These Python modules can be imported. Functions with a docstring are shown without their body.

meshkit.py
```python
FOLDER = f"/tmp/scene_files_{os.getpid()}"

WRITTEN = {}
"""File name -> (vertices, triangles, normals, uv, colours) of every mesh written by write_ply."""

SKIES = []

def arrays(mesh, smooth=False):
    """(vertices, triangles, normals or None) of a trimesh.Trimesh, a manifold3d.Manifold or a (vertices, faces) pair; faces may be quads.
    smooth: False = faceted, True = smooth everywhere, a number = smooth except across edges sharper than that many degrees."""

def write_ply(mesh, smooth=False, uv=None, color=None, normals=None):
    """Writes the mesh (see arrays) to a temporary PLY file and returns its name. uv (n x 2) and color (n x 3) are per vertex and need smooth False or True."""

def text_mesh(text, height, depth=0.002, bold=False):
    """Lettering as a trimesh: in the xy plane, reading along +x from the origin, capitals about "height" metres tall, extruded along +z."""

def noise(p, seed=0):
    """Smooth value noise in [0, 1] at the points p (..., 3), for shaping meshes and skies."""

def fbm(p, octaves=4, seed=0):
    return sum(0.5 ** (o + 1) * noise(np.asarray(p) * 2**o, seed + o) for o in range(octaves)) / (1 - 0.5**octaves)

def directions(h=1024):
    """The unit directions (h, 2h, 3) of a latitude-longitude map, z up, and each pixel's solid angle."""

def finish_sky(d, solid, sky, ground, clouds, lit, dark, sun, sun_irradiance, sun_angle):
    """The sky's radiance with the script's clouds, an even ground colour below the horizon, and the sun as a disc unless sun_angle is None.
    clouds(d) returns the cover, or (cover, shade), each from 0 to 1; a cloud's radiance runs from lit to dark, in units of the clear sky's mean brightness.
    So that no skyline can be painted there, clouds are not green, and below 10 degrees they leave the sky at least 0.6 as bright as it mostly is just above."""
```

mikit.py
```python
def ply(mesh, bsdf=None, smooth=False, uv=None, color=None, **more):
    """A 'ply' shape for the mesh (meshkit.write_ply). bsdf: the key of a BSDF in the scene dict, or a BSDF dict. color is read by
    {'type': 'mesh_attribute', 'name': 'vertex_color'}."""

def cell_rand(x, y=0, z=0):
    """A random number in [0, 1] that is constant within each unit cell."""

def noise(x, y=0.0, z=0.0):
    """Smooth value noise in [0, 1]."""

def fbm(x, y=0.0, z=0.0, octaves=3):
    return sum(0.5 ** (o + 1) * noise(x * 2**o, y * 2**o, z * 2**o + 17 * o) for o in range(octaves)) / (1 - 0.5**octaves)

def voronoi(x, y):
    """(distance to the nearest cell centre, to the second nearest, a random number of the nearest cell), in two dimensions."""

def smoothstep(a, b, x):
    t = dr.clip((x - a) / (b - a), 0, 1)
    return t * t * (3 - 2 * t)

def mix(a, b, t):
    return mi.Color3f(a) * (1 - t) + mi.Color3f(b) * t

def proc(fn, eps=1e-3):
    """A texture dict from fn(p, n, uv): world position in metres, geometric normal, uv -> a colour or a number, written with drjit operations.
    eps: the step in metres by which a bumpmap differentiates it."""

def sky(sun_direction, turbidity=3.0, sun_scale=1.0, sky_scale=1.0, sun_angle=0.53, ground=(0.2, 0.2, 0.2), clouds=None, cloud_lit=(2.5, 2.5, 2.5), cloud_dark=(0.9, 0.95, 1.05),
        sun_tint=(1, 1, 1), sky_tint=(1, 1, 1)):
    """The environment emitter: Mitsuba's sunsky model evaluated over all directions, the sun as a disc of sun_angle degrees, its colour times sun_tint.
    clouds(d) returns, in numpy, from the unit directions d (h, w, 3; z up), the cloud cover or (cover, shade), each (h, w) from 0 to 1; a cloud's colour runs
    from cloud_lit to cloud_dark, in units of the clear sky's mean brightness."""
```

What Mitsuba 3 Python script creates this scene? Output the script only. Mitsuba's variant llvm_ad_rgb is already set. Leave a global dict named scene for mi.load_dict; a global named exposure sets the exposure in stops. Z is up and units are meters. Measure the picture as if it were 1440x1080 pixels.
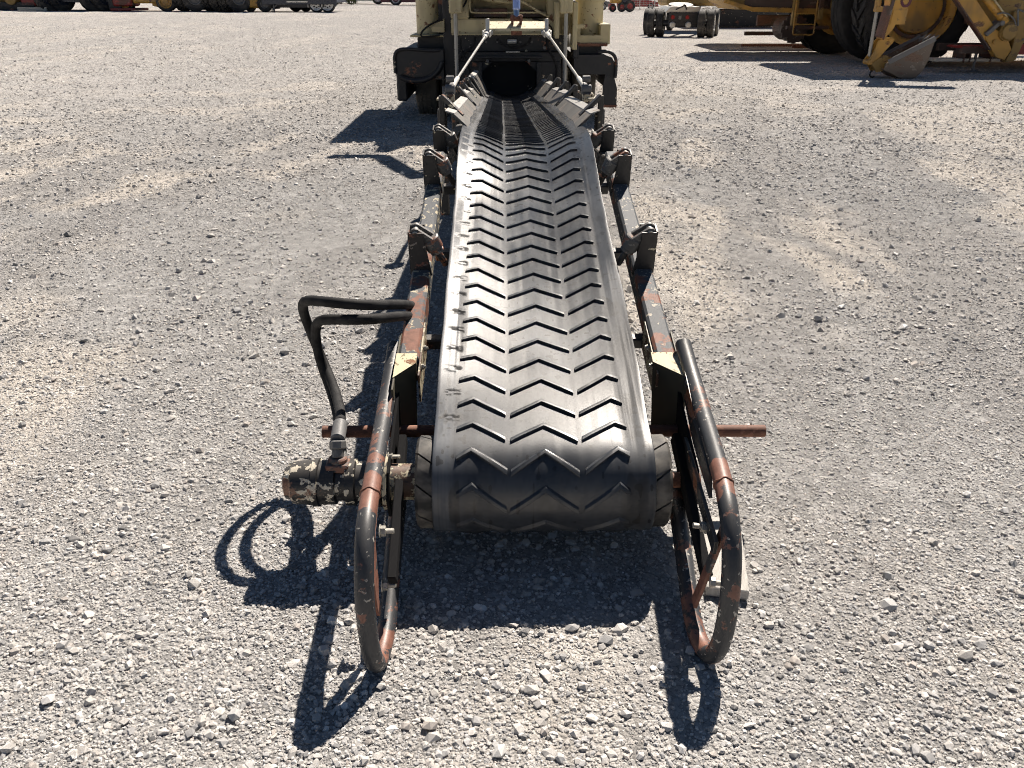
import math, random
import numpy as np, trimesh, manifold3d, shapely.geometry as sg
import drjit as dr, mitsuba as mi
import mikit, meshkit
from mikit import proc, noise, fbm, voronoi, cell_rand, smoothstep, mix

T = mi.ScalarTransform4f
scene, labels = {}, {}
random.seed(7); RNG = np.random.default_rng(7)

# ------------------------------------------------------------------ camera, sky, exposure
CAM = np.array([-0.11, 0.0, 1.6]); PITCH = math.radians(24.6); YAW = math.radians(0.72)
LOOK = np.array([math.sin(YAW) * math.cos(PITCH), math.cos(YAW) * math.cos(PITCH), -math.sin(PITCH)])
scene['camera'] = {'type': 'perspective', 'fov': 2 * math.degrees(math.atan(0.6)), 'fov_axis': 'x', 'near_clip': 0.05, 'far_clip': 2000.0,
                   'to_world': T().look_at(origin=CAM.tolist(), target=(CAM + LOOK).tolist(), up=[0, 0, 1])}
SUN = (0.34, 0.77, 1.0)
scene['sky_light'] = mikit.sky(SUN, turbidity=3.0, sky_scale=0.19, sun_tint=(0.89, 0.975, 1.15), ground=(0.27, 0.255, 0.235))
exposure = 2.85

# ------------------------------------------------------------------ materials
def M(key, d):
    scene[key] = d
    return key
def pr(color, rough=0.5, metal=0.0, spec=0.5, **k):
    c = {'type': 'rgb', 'value': list(color)} if not isinstance(color, dict) else color
    d = {'type': 'principled', 'base_color': c, 'roughness': rough, 'metallic': metal, 'specular': spec}
    d.update(k)
    return d
def two(d): return {'type': 'twosided', 'bsdf': d}

def worn(paint, rust=(0.20, 0.075, 0.035), chip=(0.5, 0.45, 0.33), f=14.0, rust_at=0.56, chip_at=0.63, extra=None, dust=0.25, grime=0.0):
    """old paint with rust patches, flaked spots of an older coat and dust"""
    def fn(p, n, uv):
        wob = 0.35 * (fbm(p.x * 90, p.y * 90, p.z * 90, 2) - 0.5)
        a = fbm(p.x * f + 3 + wob, p.y * f, p.z * f, 4)
        b = fbm(p.x * f * 3.3, p.y * f * 3.3 + 9, p.z * f * 3.3, 3)
        r = a + 0.25 * (b - 0.5)
        if extra is not None: r = r + extra(p)
        g = fbm(p.x * f * 11, p.y * f * 11, p.z * f * 11 + 5, 3)
        r = r + 0.22 * (g - 0.5)
        m_r = smoothstep(rust_at - 0.015, rust_at + 0.055, r)
        m_c = smoothstep(chip_at, chip_at + 0.04, b + 0.35 * (a - 0.5) + 0.30 * (g - 0.5)) * (1 - smoothstep(rust_at + 0.06, rust_at + 0.12, r))
        tone = 0.55 + 0.9 * fbm(p.x * 60, p.y * 60, p.z * 60, 3)
        c = mix(paint, chip, m_c)
        c = mix(c, mi.Color3f(rust) * tone, m_r)
        if grime: c = mix(c, (0.10, 0.08, 0.055), grime * smoothstep(0.42, 0.75, 0.5 * fbm(p.x * 6, p.y * 6, p.z * 1.1 + 3, 4) + 0.5 * fbm(p.x * 2.2, p.y * 2.2, p.z * 2.2, 3)))
        d = smoothstep(0.3, 0.95, n.z) * dust * fbm(p.x * 5, p.y * 5 + 4, p.z * 5, 3)
        return mix(c, (0.33, 0.30, 0.26), d)
    return proc(fn)

M('m_black_steel', two(pr(worn((0.016, 0.017, 0.019), f=9, rust_at=0.66, chip_at=0.74, dust=0.3), 0.42)))
M('m_yoke', two(pr(worn((0.075, 0.076, 0.076), (0.2, 0.08, 0.045), (0.16, 0.155, 0.145), f=18, rust_at=0.62, chip_at=0.6, dust=0.4), 0.5)))
M('m_rail', two(pr(worn((0.085, 0.092, 0.10), (0.18, 0.08, 0.055), (0.45, 0.40, 0.29), f=17, rust_at=0.53, chip_at=0.585,
                        extra=lambda p: 0.06 * (1 - smoothstep(2.7, 3.1, p.y)) - 0.13 * smoothstep(3.0, 3.3, p.y), dust=0.08), 0.62, spec=0.22)))
M('m_rail_grey', two(pr(worn((0.075, 0.082, 0.09), (0.18, 0.08, 0.055), (0.36, 0.33, 0.27), f=15, rust_at=0.53, chip_at=0.64,
                        extra=lambda p: 0.06 * (1 - smoothstep(2.7, 3.1, p.y)) - 0.13 * smoothstep(3.0, 3.3, p.y), dust=0.06), 0.62, spec=0.22)))
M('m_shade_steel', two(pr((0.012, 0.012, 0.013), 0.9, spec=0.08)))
M('m_bracket', two(pr(worn((0.018, 0.018, 0.02), (0.15, 0.06, 0.04), (0.2, 0.18, 0.16), f=16, rust_at=0.57, chip_at=0.68, dust=0.2), 0.55)))
M('m_shaded_cheek', two(pr((0.055, 0.048, 0.03), 0.6)))  # cheek below the cream plate, its shade put into a dark olive colour
M('m_tube', two(pr(worn((0.026, 0.029, 0.034), (0.165, 0.073, 0.050), (0.36, 0.34, 0.30), f=24, rust_at=0.645, chip_at=0.70, dust=0.12,
                        extra=lambda p: 0.40 * smoothstep(0.10, 0.065, dr.abs(p.y - 1.925)) * smoothstep(0.33, 0.38, p.z) + 0.22 * smoothstep(0.12, 0.05, dr.abs(p.y - 1.82)) * smoothstep(0.16, 0.06, p.z)), 0.47)))
M('m_rust', two(pr(worn((0.14, 0.06, 0.038), (0.21, 0.09, 0.055), (0.11, 0.05, 0.033), f=22, rust_at=0.5, dust=0.1), 0.75)))
M('m_rust_paint', two(pr(worn((0.05, 0.05, 0.052), (0.165, 0.073, 0.050), (0.2, 0.2, 0.2), f=12, rust_at=0.40, chip_at=0.7), 0.6)))
M('m_motor', two(pr(worn((0.013, 0.013, 0.014), (0.19, 0.095, 0.06), (0.55, 0.50, 0.40), f=12, rust_at=0.66, chip_at=0.585, dust=0.2), 0.42)))
M('m_chipped_cream', two(pr(worn((0.42, 0.37, 0.26), (0.10, 0.055, 0.035), (0.03, 0.03, 0.03), f=20, rust_at=0.53, chip_at=0.53), 0.5)))
M('m_cream', two(pr(worn((0.50, 0.43, 0.25), (0.17, 0.075, 0.035), (0.16, 0.11, 0.07), f=9, rust_at=0.69, chip_at=0.74, dust=0.3, grime=0.6), 0.5)))
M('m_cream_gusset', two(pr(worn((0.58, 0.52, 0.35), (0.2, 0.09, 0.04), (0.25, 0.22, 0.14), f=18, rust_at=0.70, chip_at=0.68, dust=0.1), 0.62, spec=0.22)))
M('m_black_machine', two(pr(worn((0.012, 0.013, 0.016), f=4, rust_at=0.7, chip_at=0.8, dust=0.3), 0.5)))
M('m_skirt', two(pr(worn((0.075, 0.073, 0.068), (0.12, 0.10, 0.085), (0.14, 0.13, 0.12), f=6, rust_at=0.62, chip_at=0.7, dust=0.5), 0.5)))
M('m_galvanised', two(pr(proc(lambda p, n, uv: mix((0.34, 0.33, 0.30), (0.52, 0.50, 0.44), fbm(p.x * 90, p.y * 90, p.z * 90, 2))), 0.38, 0.55)))
M('m_rod', two(pr(proc(lambda p, n, uv: mix((0.24, 0.24, 0.23), (0.38, 0.37, 0.34), fbm(p.x * 12, p.y * 12, p.z * 12, 3))), 0.42, 0.45)))
M('m_chrome', two(pr((0.62, 0.64, 0.68), 0.2, 0.9)))
M('m_white_cap', two(pr((0.50, 0.49, 0.45), 0.5)))
M('m_skirt_lip', two(pr(worn((0.33, 0.325, 0.31), (0.2, 0.17, 0.14), (0.40, 0.39, 0.37), f=9, rust_at=0.62, chip_at=0.7, dust=0.3), 0.45)))  # paler than the skirt: sun glare put into the colour
M('m_blue_cylinder', two(pr((0.35, 0.45, 0.78), 0.3, 0.3)))
M('m_hose', two(pr(proc(lambda p, n, uv: mix((0.008, 0.008, 0.009), (0.024, 0.024, 0.024), smoothstep(0.3, 0.8, fbm(p.x * 30, p.y * 30, p.z * 30, 3)))), 0.75, spec=0.25)))
M('m_tyre', two(pr(proc(lambda p, n, uv: mix((0.018, 0.018, 0.019), (0.085, 0.078, 0.068), smoothstep(0.35, 0.8, fbm(p.x * 4, p.y * 4, p.z * 4, 4)))), 0.75)))
M('m_huge_tyre', two(pr(proc(lambda p, n, uv: mix((0.010, 0.010, 0.011), (0.034, 0.032, 0.030), smoothstep(0.35, 0.8, fbm(p.x * 3, p.y * 3, p.z * 3, 4)))), 0.8)))
M('m_dusty_tyre', two(pr(proc(lambda p, n, uv: mix((0.075, 0.07, 0.065), (0.15, 0.14, 0.12), fbm(p.x * 5, p.y * 5, p.z * 5, 4))), 0.8)))
M('m_yellow', two(pr(worn((0.46, 0.25, 0.045), (0.13, 0.06, 0.03), (0.30, 0.17, 0.05), f=4, rust_at=0.70, chip_at=0.72, dust=0.3, grime=0.6), 0.5)))
M('m_yellow_dirty', two(pr(worn((0.27, 0.17, 0.05), (0.09, 0.05, 0.035), (0.18, 0.12, 0.05), f=2.2, rust_at=0.68, chip_at=0.66, dust=0.3), 0.6)))
M('m_brown_steel', two(pr(worn((0.075, 0.05, 0.042), (0.12, 0.055, 0.035), (0.15, 0.13, 0.11), f=2, rust_at=0.56), 0.6)))
M('m_bucket', two(pr(worn((0.125, 0.095, 0.072), (0.13, 0.075, 0.05), (0.2, 0.17, 0.14), f=5, rust_at=0.58), 0.5)))
M('m_red', two(pr(worn((0.28, 0.035, 0.03), (0.13, 0.05, 0.035), (0.3, 0.2, 0.18), f=3, rust_at=0.6), 0.5)))
M('m_maroon', two(pr((0.09, 0.02, 0.03), 0.5)))
M('m_white_paint', two(pr((0.70, 0.69, 0.66), 0.45)))
M('m_timber', two(pr(proc(lambda p, n, uv: mix((0.50, 0.45, 0.36), (0.62, 0.57, 0.47), fbm(p.x * 3, p.y * 30, p.z * 30, 3))), 0.8)))
M('m_plank', two(pr(proc(lambda p, n, uv: mix((0.28, 0.27, 0.25), (0.46, 0.44, 0.41), fbm(p.x * 8 + p.y * 3, p.y * 8, p.x * 90 - p.y * 40, 3))), 0.85)))
M('m_grey_steel', two(pr((0.15, 0.15, 0.15), 0.6, 0.2, 0.3)))
M('m_silver', two(pr((0.50, 0.49, 0.46), 0.4, 0.5)))
M('m_navy', two(pr((0.02, 0.025, 0.04), 0.35)))
M('m_red_lens', two(pr((0.25, 0.02, 0.02), 0.2)))
M('m_leaf', two(pr(proc(lambda p, n, uv: mix((0.03, 0.05, 0.015), (0.09, 0.12, 0.04), fbm(p.x * 6, p.y * 6, p.z * 6, 3))), 0.7)))
M('m_dark_glass', two(pr((0.02, 0.022, 0.025), 0.08)))
M('m_stone', two(pr({'type': 'mesh_attribute', 'name': 'vertex_color'}, 0.85, spec=0.25)))

def belt_local(p): return mi.Point3f((p.x - 0.0094) / 1.085, p.y / 1.085, (p.z + 0.136) / 1.085)
def belt_rub(p):
    """scuffs that the return rollers wore beside the left end of each rib"""
    ph = ((p.y - 2.038) / 0.9744 - 0.056) / 0.104; ph = dr.abs(ph - dr.floor(ph) - 0.5)
    return smoothstep(0.22, 0.06, ph) * smoothstep(0.225, 0.236, -p.x) * smoothstep(0.294, 0.262, -p.x) * smoothstep(0.38, 0.55, fbm(p.x * 50, p.y * 130, 4.0, 3)) * smoothstep(2.05, 2.1, p.y)
def belt_color(p, n, uv):
    p = belt_local(p); ax = dr.abs(p.x)
    streak = fbm(p.x * 55, p.y * 1.3, 3.0, 4)
    blot = fbm(p.x * 7, p.y * 4, 1.0, 4)
    fine = fbm(p.x * 130, p.y * 40, p.z * 40, 2)
    edge = smoothstep(0.20, 0.27, ax) * (0.35 + 0.65 * smoothstep(0.1, -0.1, p.x))  # edge dust, painted dimmer on the right, which tilts from the sun
    d = 0.06 + 0.34 * smoothstep(0.3, 0.75, blot) + edge * 0.60 * smoothstep(0.3, 0.7, streak) + 0.2 * (fine - 0.5)
    rub = belt_rub(p)
    scuff = smoothstep(0.60, 0.68, fbm(p.x * 26, p.y * 14, 8.0, 3)) * smoothstep(0.19, 0.23, ax) * smoothstep(0.30, 0.26, ax)
    c = mix((0.013, 0.014, 0.016), (0.068, 0.077, 0.090), dr.clip(d, 0, 1))
    return mix(c, (0.012, 0.012, 0.012), dr.clip(0.6 * scuff + 0.9 * rub + 0.7 * smoothstep(0.80, 0.86, noise(p.x * 70, p.y * 70, 2.0)), 0, 1))
def belt_rough(p, n, uv):
    p = belt_local(p)
    st = fbm(p.x * 48, p.y * 1.1, 6.0, 4)
    far = smoothstep(2.45, 3.2, p.y)                     # polished smoother away from the drum
    return 0.27 - 0.09 * far + 0.45 * belt_rub(p) + (0.16 - 0.05 * far) * fbm(p.x * 9, p.y * 5, 5.0, 3) + 0.05 * fbm(p.x * 70, p.y * 8, 2.0, 2) + (0.34 - 0.20 * far) * smoothstep(0.42, 0.72, st) * (0.35 + 0.65 * smoothstep(0.2, 0.25, dr.abs(p.x)))
M('m_belt', two(pr(proc(belt_color), proc(belt_rough), spec=0.56)))
M('m_lagging', two(pr(proc(lambda p, n, uv: mix((0.02, 0.02, 0.02), (0.14, 0.13, 0.115), smoothstep(0.35, 0.8, fbm(p.x * 20, p.y * 20, p.z * 20, 4)))), 0.7)))

def sandy(p):
    """where the fine beige dirt shows between the stones, 0..1 (same field in numpy below)"""
    return fbm(p.x * 0.9 + 4.0, p.y * 0.9, 0.0, 4)
def ground_color(p, n, uv):
    r = dr.sqrt(p.x * p.x + p.y * p.y)
    big = fbm(p.x * 0.16 + 7, p.y * 0.30, 2.0, 4)
    # faint wheel tracks: wide arcs round a far point on the left and along the yard
    q = dr.sqrt(dr.square(p.x + 16) + dr.square(p.y - 1.0))
    tr1 = fbm(q * 2.3, dr.atan2(p.y - 1.0, p.x + 16) * 6.0, 1.0, 3)
    tr2 = fbm((p.x - 0.17 * p.y - 0.004 * p.y * p.y) * 1.8, p.y * 0.10, 5.0, 3)
    s = sandy(p)
    v1 = voronoi(p.x * 46, p.y * 46)
    v2 = voronoi(p.x * 115 + 3, p.y * 115)
    c = mix((0.315, 0.310, 0.302), (0.485, 0.448, 0.400), smoothstep(0.42, 0.58, 0.45 * s + 0.35 * big + 0.2 * tr1))
    c = mix(c, (0.285, 0.278, 0.270), 0.9 * smoothstep(0.49, 0.60, 0.4 * tr1 + 0.6 * tr2))
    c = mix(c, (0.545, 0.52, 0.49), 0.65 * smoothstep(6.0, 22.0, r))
    k = 0.74 + 0.26 * v1[2] + 0.26 * (v2[2] - 0.5) - 0.30 * smoothstep(0.10, 0.0, v1[1] - v1[0])
    mid = fbm(p.x * 7, p.y * 7, 3.0, 3)
    k = k * (0.84 + 0.32 * mid)
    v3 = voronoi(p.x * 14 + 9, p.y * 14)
    k = k * (1 - 0.60 * smoothstep(0.30, 0.18, v3[0]) * smoothstep(0.74, 0.80, v3[2]) * smoothstep(5.0, 9.0, r)) * (1 + 0.22 * smoothstep(0.34, 0.2, v3[0]) * smoothstep(0.3, 0.22, v3[2]))  # far dark specks: shaded sides of stones put into the colour
    k = k * (0.80 + 0.40 * noise(p.x * 24, p.y * 24, 1.0))
    return c * k
def ground_bump(p, n, uv):
    v1 = voronoi(p.x * 46, p.y * 46)
    v2 = voronoi(p.x * 115 + 3, p.y * 115)
    return 0.8 * smoothstep(0.0, 0.5, v1[1] - v1[0]) * (0.4 + 0.6 * v1[2]) + 0.3 * smoothstep(0.0, 0.45, v2[1] - v2[0])
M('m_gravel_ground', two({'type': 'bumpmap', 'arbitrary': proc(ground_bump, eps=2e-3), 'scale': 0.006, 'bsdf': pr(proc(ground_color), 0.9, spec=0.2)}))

# ------------------------------------------------------------------ helpers
cat = trimesh.util.concatenate
def mesh(v, f): return trimesh.Trimesh(np.asarray(v, float), np.asarray(f, int), process=False)
def numbered(key):
    if key not in scene and not any(k.startswith(key + '__') for k in scene) and key not in labels: return key
    i = 1
    while True:
        k = f'{key}_{i:03d}'
        if k not in scene and k not in labels and not any(q.startswith(k + '__') for q in scene): return k
        i += 1
# the conveyor is drawn for a 600 mm belt and set out for a 650 mm one
SIZE, DROP = 1.085, np.array([0.0094, 0.0, -0.136])
def set_out(v): return np.asarray(v, float) * SIZE + DROP
def guard_place(v):
    """the guards reach forward to the ground from the rails they are bolted to"""
    v = np.asarray(v, float); t = np.clip((2.35 - v[:, 1:2]) / 0.55, 0, 1); t = t * t * (3 - 2 * t)
    return t * v + (1 - t) * set_out(v)
def part(parent, name, m, mat, smooth=35, label=None, stuff=False, warp=False, **kw):
    if isinstance(m, (list, tuple)): m = cat([x for x in m])
    if parent and parent.startswith('conveyor'):
        m = m.copy(); m.vertices = guard_place(m.vertices) if warp else set_out(m.vertices)
    key = numbered(f'{parent}__{name}' if parent else name)
    scene[key] = mikit.ply(m, mat, smooth=smooth, **kw)
    if label or stuff:
        labels[key] = {}
        if label: labels[key]['label'] = label
        if stuff: labels[key]['kind'] = 'stuff'
    return key
def thing(name, label, category, group=None):
    key = numbered(name)
    labels[key] = {'label': label, 'category': category}
    if group: labels[key]['group'] = group
    return key
def solo(name, label, category, m, mat, group=None, smooth=35):
    key = numbered(name)
    if isinstance(m, (list, tuple)): m = cat(list(m))
    scene[key] = mikit.ply(m, mat, smooth=smooth)
    labels[key] = {'label': label, 'category': category}
    if group: labels[key]['group'] = group
    return key
def hull(pts):
    return trimesh.convex.convex_hull(np.asarray(pts, float))
def box(x0, x1, y0, y1, z0, z1, b=None):
    """box with chamfered edges"""
    d = min(x1 - x0, y1 - y0, z1 - z0)
    b = min(0.006, 0.12 * d) if b is None else min(b, 0.45 * d)
    pts = []
    for sx in (0, 1):
        for sy in (0, 1):
            for sz in (0, 1):
                c = np.array([x1 if sx else x0, y1 if sy else y0, z1 if sz else z0])
                s = np.array([-1 if sx else 1, -1 if sy else 1, -1 if sz else 1]) * b
                for k in range(3):
                    e = s.copy(); e[k] = 0
                    pts.append(c + e)
    return hull(pts)
def frame_to(m, a, z=None):
    m = m.copy(); m.apply_transform(a); return m
def basis(p0, p1, up=(0, 0, 1)):
    p0, p1 = np.asarray(p0, float), np.asarray(p1, float)
    w = p1 - p0; L = np.linalg.norm(w); w /= L
    u = np.cross(w, up)
    if np.linalg.norm(u) < 1e-6: u = np.cross(w, (0, 1, 0))
    u /= np.linalg.norm(u); v = np.cross(u, w)
    A = np.eye(4); A[:3, 0], A[:3, 1], A[:3, 2], A[:3, 3] = u, w, v, p0
    return A, L
def bar(p0, p1, w, h, up=(0, 0, 1), b=None):
    A, L = basis(p0, p1, up)
    return frame_to(box(-w / 2, w / 2, 0, L, -h / 2, h / 2, b), A)
def cyl(p0, p1, r, n=24, r1=None, ch=0.0):
    """round bar with slightly eased rims"""
    r1 = r if r1 is None else r1
    A, L = basis(p0, p1)
    ch = ch or min(0.15 * r, 0.004, 0.2 * L)
    return frame_to(lathe([(0, 0), (0, r - ch), (ch, r), (L - ch, r1), (L, r1 - ch), (L, 0)], n), A)
def lathe(prof, n=32):
    """profile (a, r) turned about the y axis, a along y; closed where r is 0"""
    prof = np.asarray(prof, float)
    t = np.arange(n) * 2 * np.pi / n
    k = len(prof)
    v = np.stack([np.outer(prof[:, 1], np.cos(t)), np.repeat(prof[:, :1], n, 1), np.outer(prof[:, 1], np.sin(t))], -1).reshape(-1, 3)
    f = []
    for i in range(k - 1):
        for j in range(n):
            a, b_, c, d = i * n + j, i * n + (j + 1) % n, (i + 1) * n + (j + 1) % n, (i + 1) * n + j
            f += [[a, b_, c], [a, c, d]]
    m = trimesh.Trimesh(v, f, process=False); m.merge_vertices(); m.update_faces(m.nondegenerate_faces()); m.fix_normals()
    return m
AX_X = np.array([[0, 1, 0, 0], [-1, 0, 0, 0], [0, 0, 1, 0], [0, 0, 0, 1.0]])      # y axis -> x axis
def lathe_at(prof, c, axis='y', n=32):
    m = lathe(prof, n)
    if axis == 'x': m.apply_transform(AX_X)
    if axis == 'z': m.apply_transform(trimesh.transformations.rotation_matrix(np.pi / 2, [1, 0, 0]))
    m.apply_translation(c)
    return m
def spline(P, n=60):
    P = np.asarray(P, float)
    from scipy.interpolate import CubicSpline
    t = np.r_[0, np.cumsum(np.linalg.norm(np.diff(P, axis=0), axis=1) ** 0.5)]
    return CubicSpline(t, P)(np.linspace(0, t[-1], n))
def tube(path, r, n=18, closed=False):
    P = np.asarray(path, float); k = len(P)
    tg = np.gradient(P, axis=0); tg /= np.linalg.norm(tg, axis=1, keepdims=True)
    u = np.cross(tg[0], (0.3, 0.2, 0.93)); u /= np.linalg.norm(u)
    rr = np.broadcast_to(np.asarray(r, float), (k,))
    rings = []
    th = np.arange(n) * 2 * np.pi / n
    for i in range(k):
        u = u - tg[i] * (u @ tg[i]); u /= np.linalg.norm(u); w = np.cross(tg[i], u)
        rings.append(P[i] + rr[i] * (np.outer(np.cos(th), u) + np.outer(np.sin(th), w)))
    v = np.vstack(rings + [P[:1], P[-1:]]); f = []
    for i in range(k - 1):
        for j in range(n):
            a, b_, c, d = i * n + j, i * n + (j + 1) % n, (i + 1) * n + (j + 1) % n, (i + 1) * n + j
            f += [[a, b_, c], [a, c, d]]
    for j in range(n):
        f += [[k * n, (j + 1) % n, j], [k * n + 1, (k - 1) * n + j, (k - 1) * n + (j + 1) % n]]
    m = mesh(v, f); m.fix_normals()
    return m
def prism(poly, h, A):
    """polygon (2D) extruded by h along local z, then placed by matrix A"""
    m = trimesh.creation.extrude_polygon(sg.Polygon(poly) if not isinstance(poly, sg.Polygon) else poly, h, engine='earcut')
    m.apply_transform(A); m.fix_normals()
    return m
YZ = np.array([[0, 0, 1, 0], [1, 0, 0, 0], [0, 1, 0, 0], [0, 0, 0, 1.0]])     # polygon (y, z) -> plate lying in x = const
XZ = np.array([[1, 0, 0, 0], [0, 0, -1, 0], [0, 1, 0, 0], [0, 0, 0, 1.0]])    # polygon (x, z) -> plate in y = const (extruded towards -y)
def plate_yz(poly, x0, x1):
    A = YZ.copy(); A[0, 3] = x0
    return prism(poly, x1 - x0, A)
def plate_xz(poly, y0, y1):
    A = XZ.copy(); A[1, 3] = y1
    return prism(poly, y1 - y0, A)
def bolt(p, d, r=0.010, shank=0.02):
    """hex nut with a bit of thread standing out along d"""
    p, d = np.asarray(p, float), np.asarray(d, float) / np.linalg.norm(d)
    return cat([cyl(p, p + d * r * 1.1, r * 1.15, 6, ch=0.0008), cyl(p + d * r * 1.1, p + d * (r * 1.1 + shank), r * 0.62, 12, ch=0.001), cyl(p - d * 0.003, p, r * 1.5, 16, ch=0.0008)])

# ------------------------------------------------------------------ the ground: one sheet, uneven, rising a little towards the far left
def sm(a, b, x):
    t = np.clip((x - a) / (b - a), 0, 1); return t * t * (3 - 2 * t)
def rise(x, y):
    return (0.93 + 0.006 * np.clip(y - 36, 0, 60) - 0.006 * np.clip(x + 8, -14, 10)) * sm(14, 36, y) * sm(4.5, -4.5, x)
def ground_z(x, y):
    x, y = np.asarray(x, float), np.asarray(y, float)
    p = np.stack([x, y, 0 * x], -1)
    return rise(x, y) + 0.030 * (meshkit.fbm(p * 0.8, 3, 5) - 0.5) + 0.012 * (meshkit.fbm(p * 4.5, 3, 8) - 0.5)
def steps(a, b, fine, grow):
    out = [a]; s = fine
    while out[-1] < b: out.append(out[-1] + s); s *= grow
    return out
gx = np.r_[-np.array(steps(2.6, 400, 0.05, 1.07))[::-1], np.arange(-2.57, 2.58, 0.03), np.array(steps(2.6, 400, 0.05, 1.07))]
gy = np.r_[-np.array(steps(-0.6, 60, 0.1, 1.25))[::-1], np.arange(0.63, 6.0, 0.03), np.array(steps(6.0, 700, 0.05, 1.035))]
X, Y = np.meshgrid(gx, gy)
i = np.arange(len(gy) - 1)[:, None] * len(gx) + np.arange(len(gx) - 1)[None]
quads = np.stack([i, i + 1, i + 1 + len(gx), i + len(gx)], -1).reshape(-1, 4)
gv = np.stack([X, Y, ground_z(X, Y)], -1).reshape(-1, 3)
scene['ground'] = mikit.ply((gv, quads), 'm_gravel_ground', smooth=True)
labels['ground'] = {'label': 'pale grey and beige gravel yard', 'kind': 'structure'}

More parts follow.
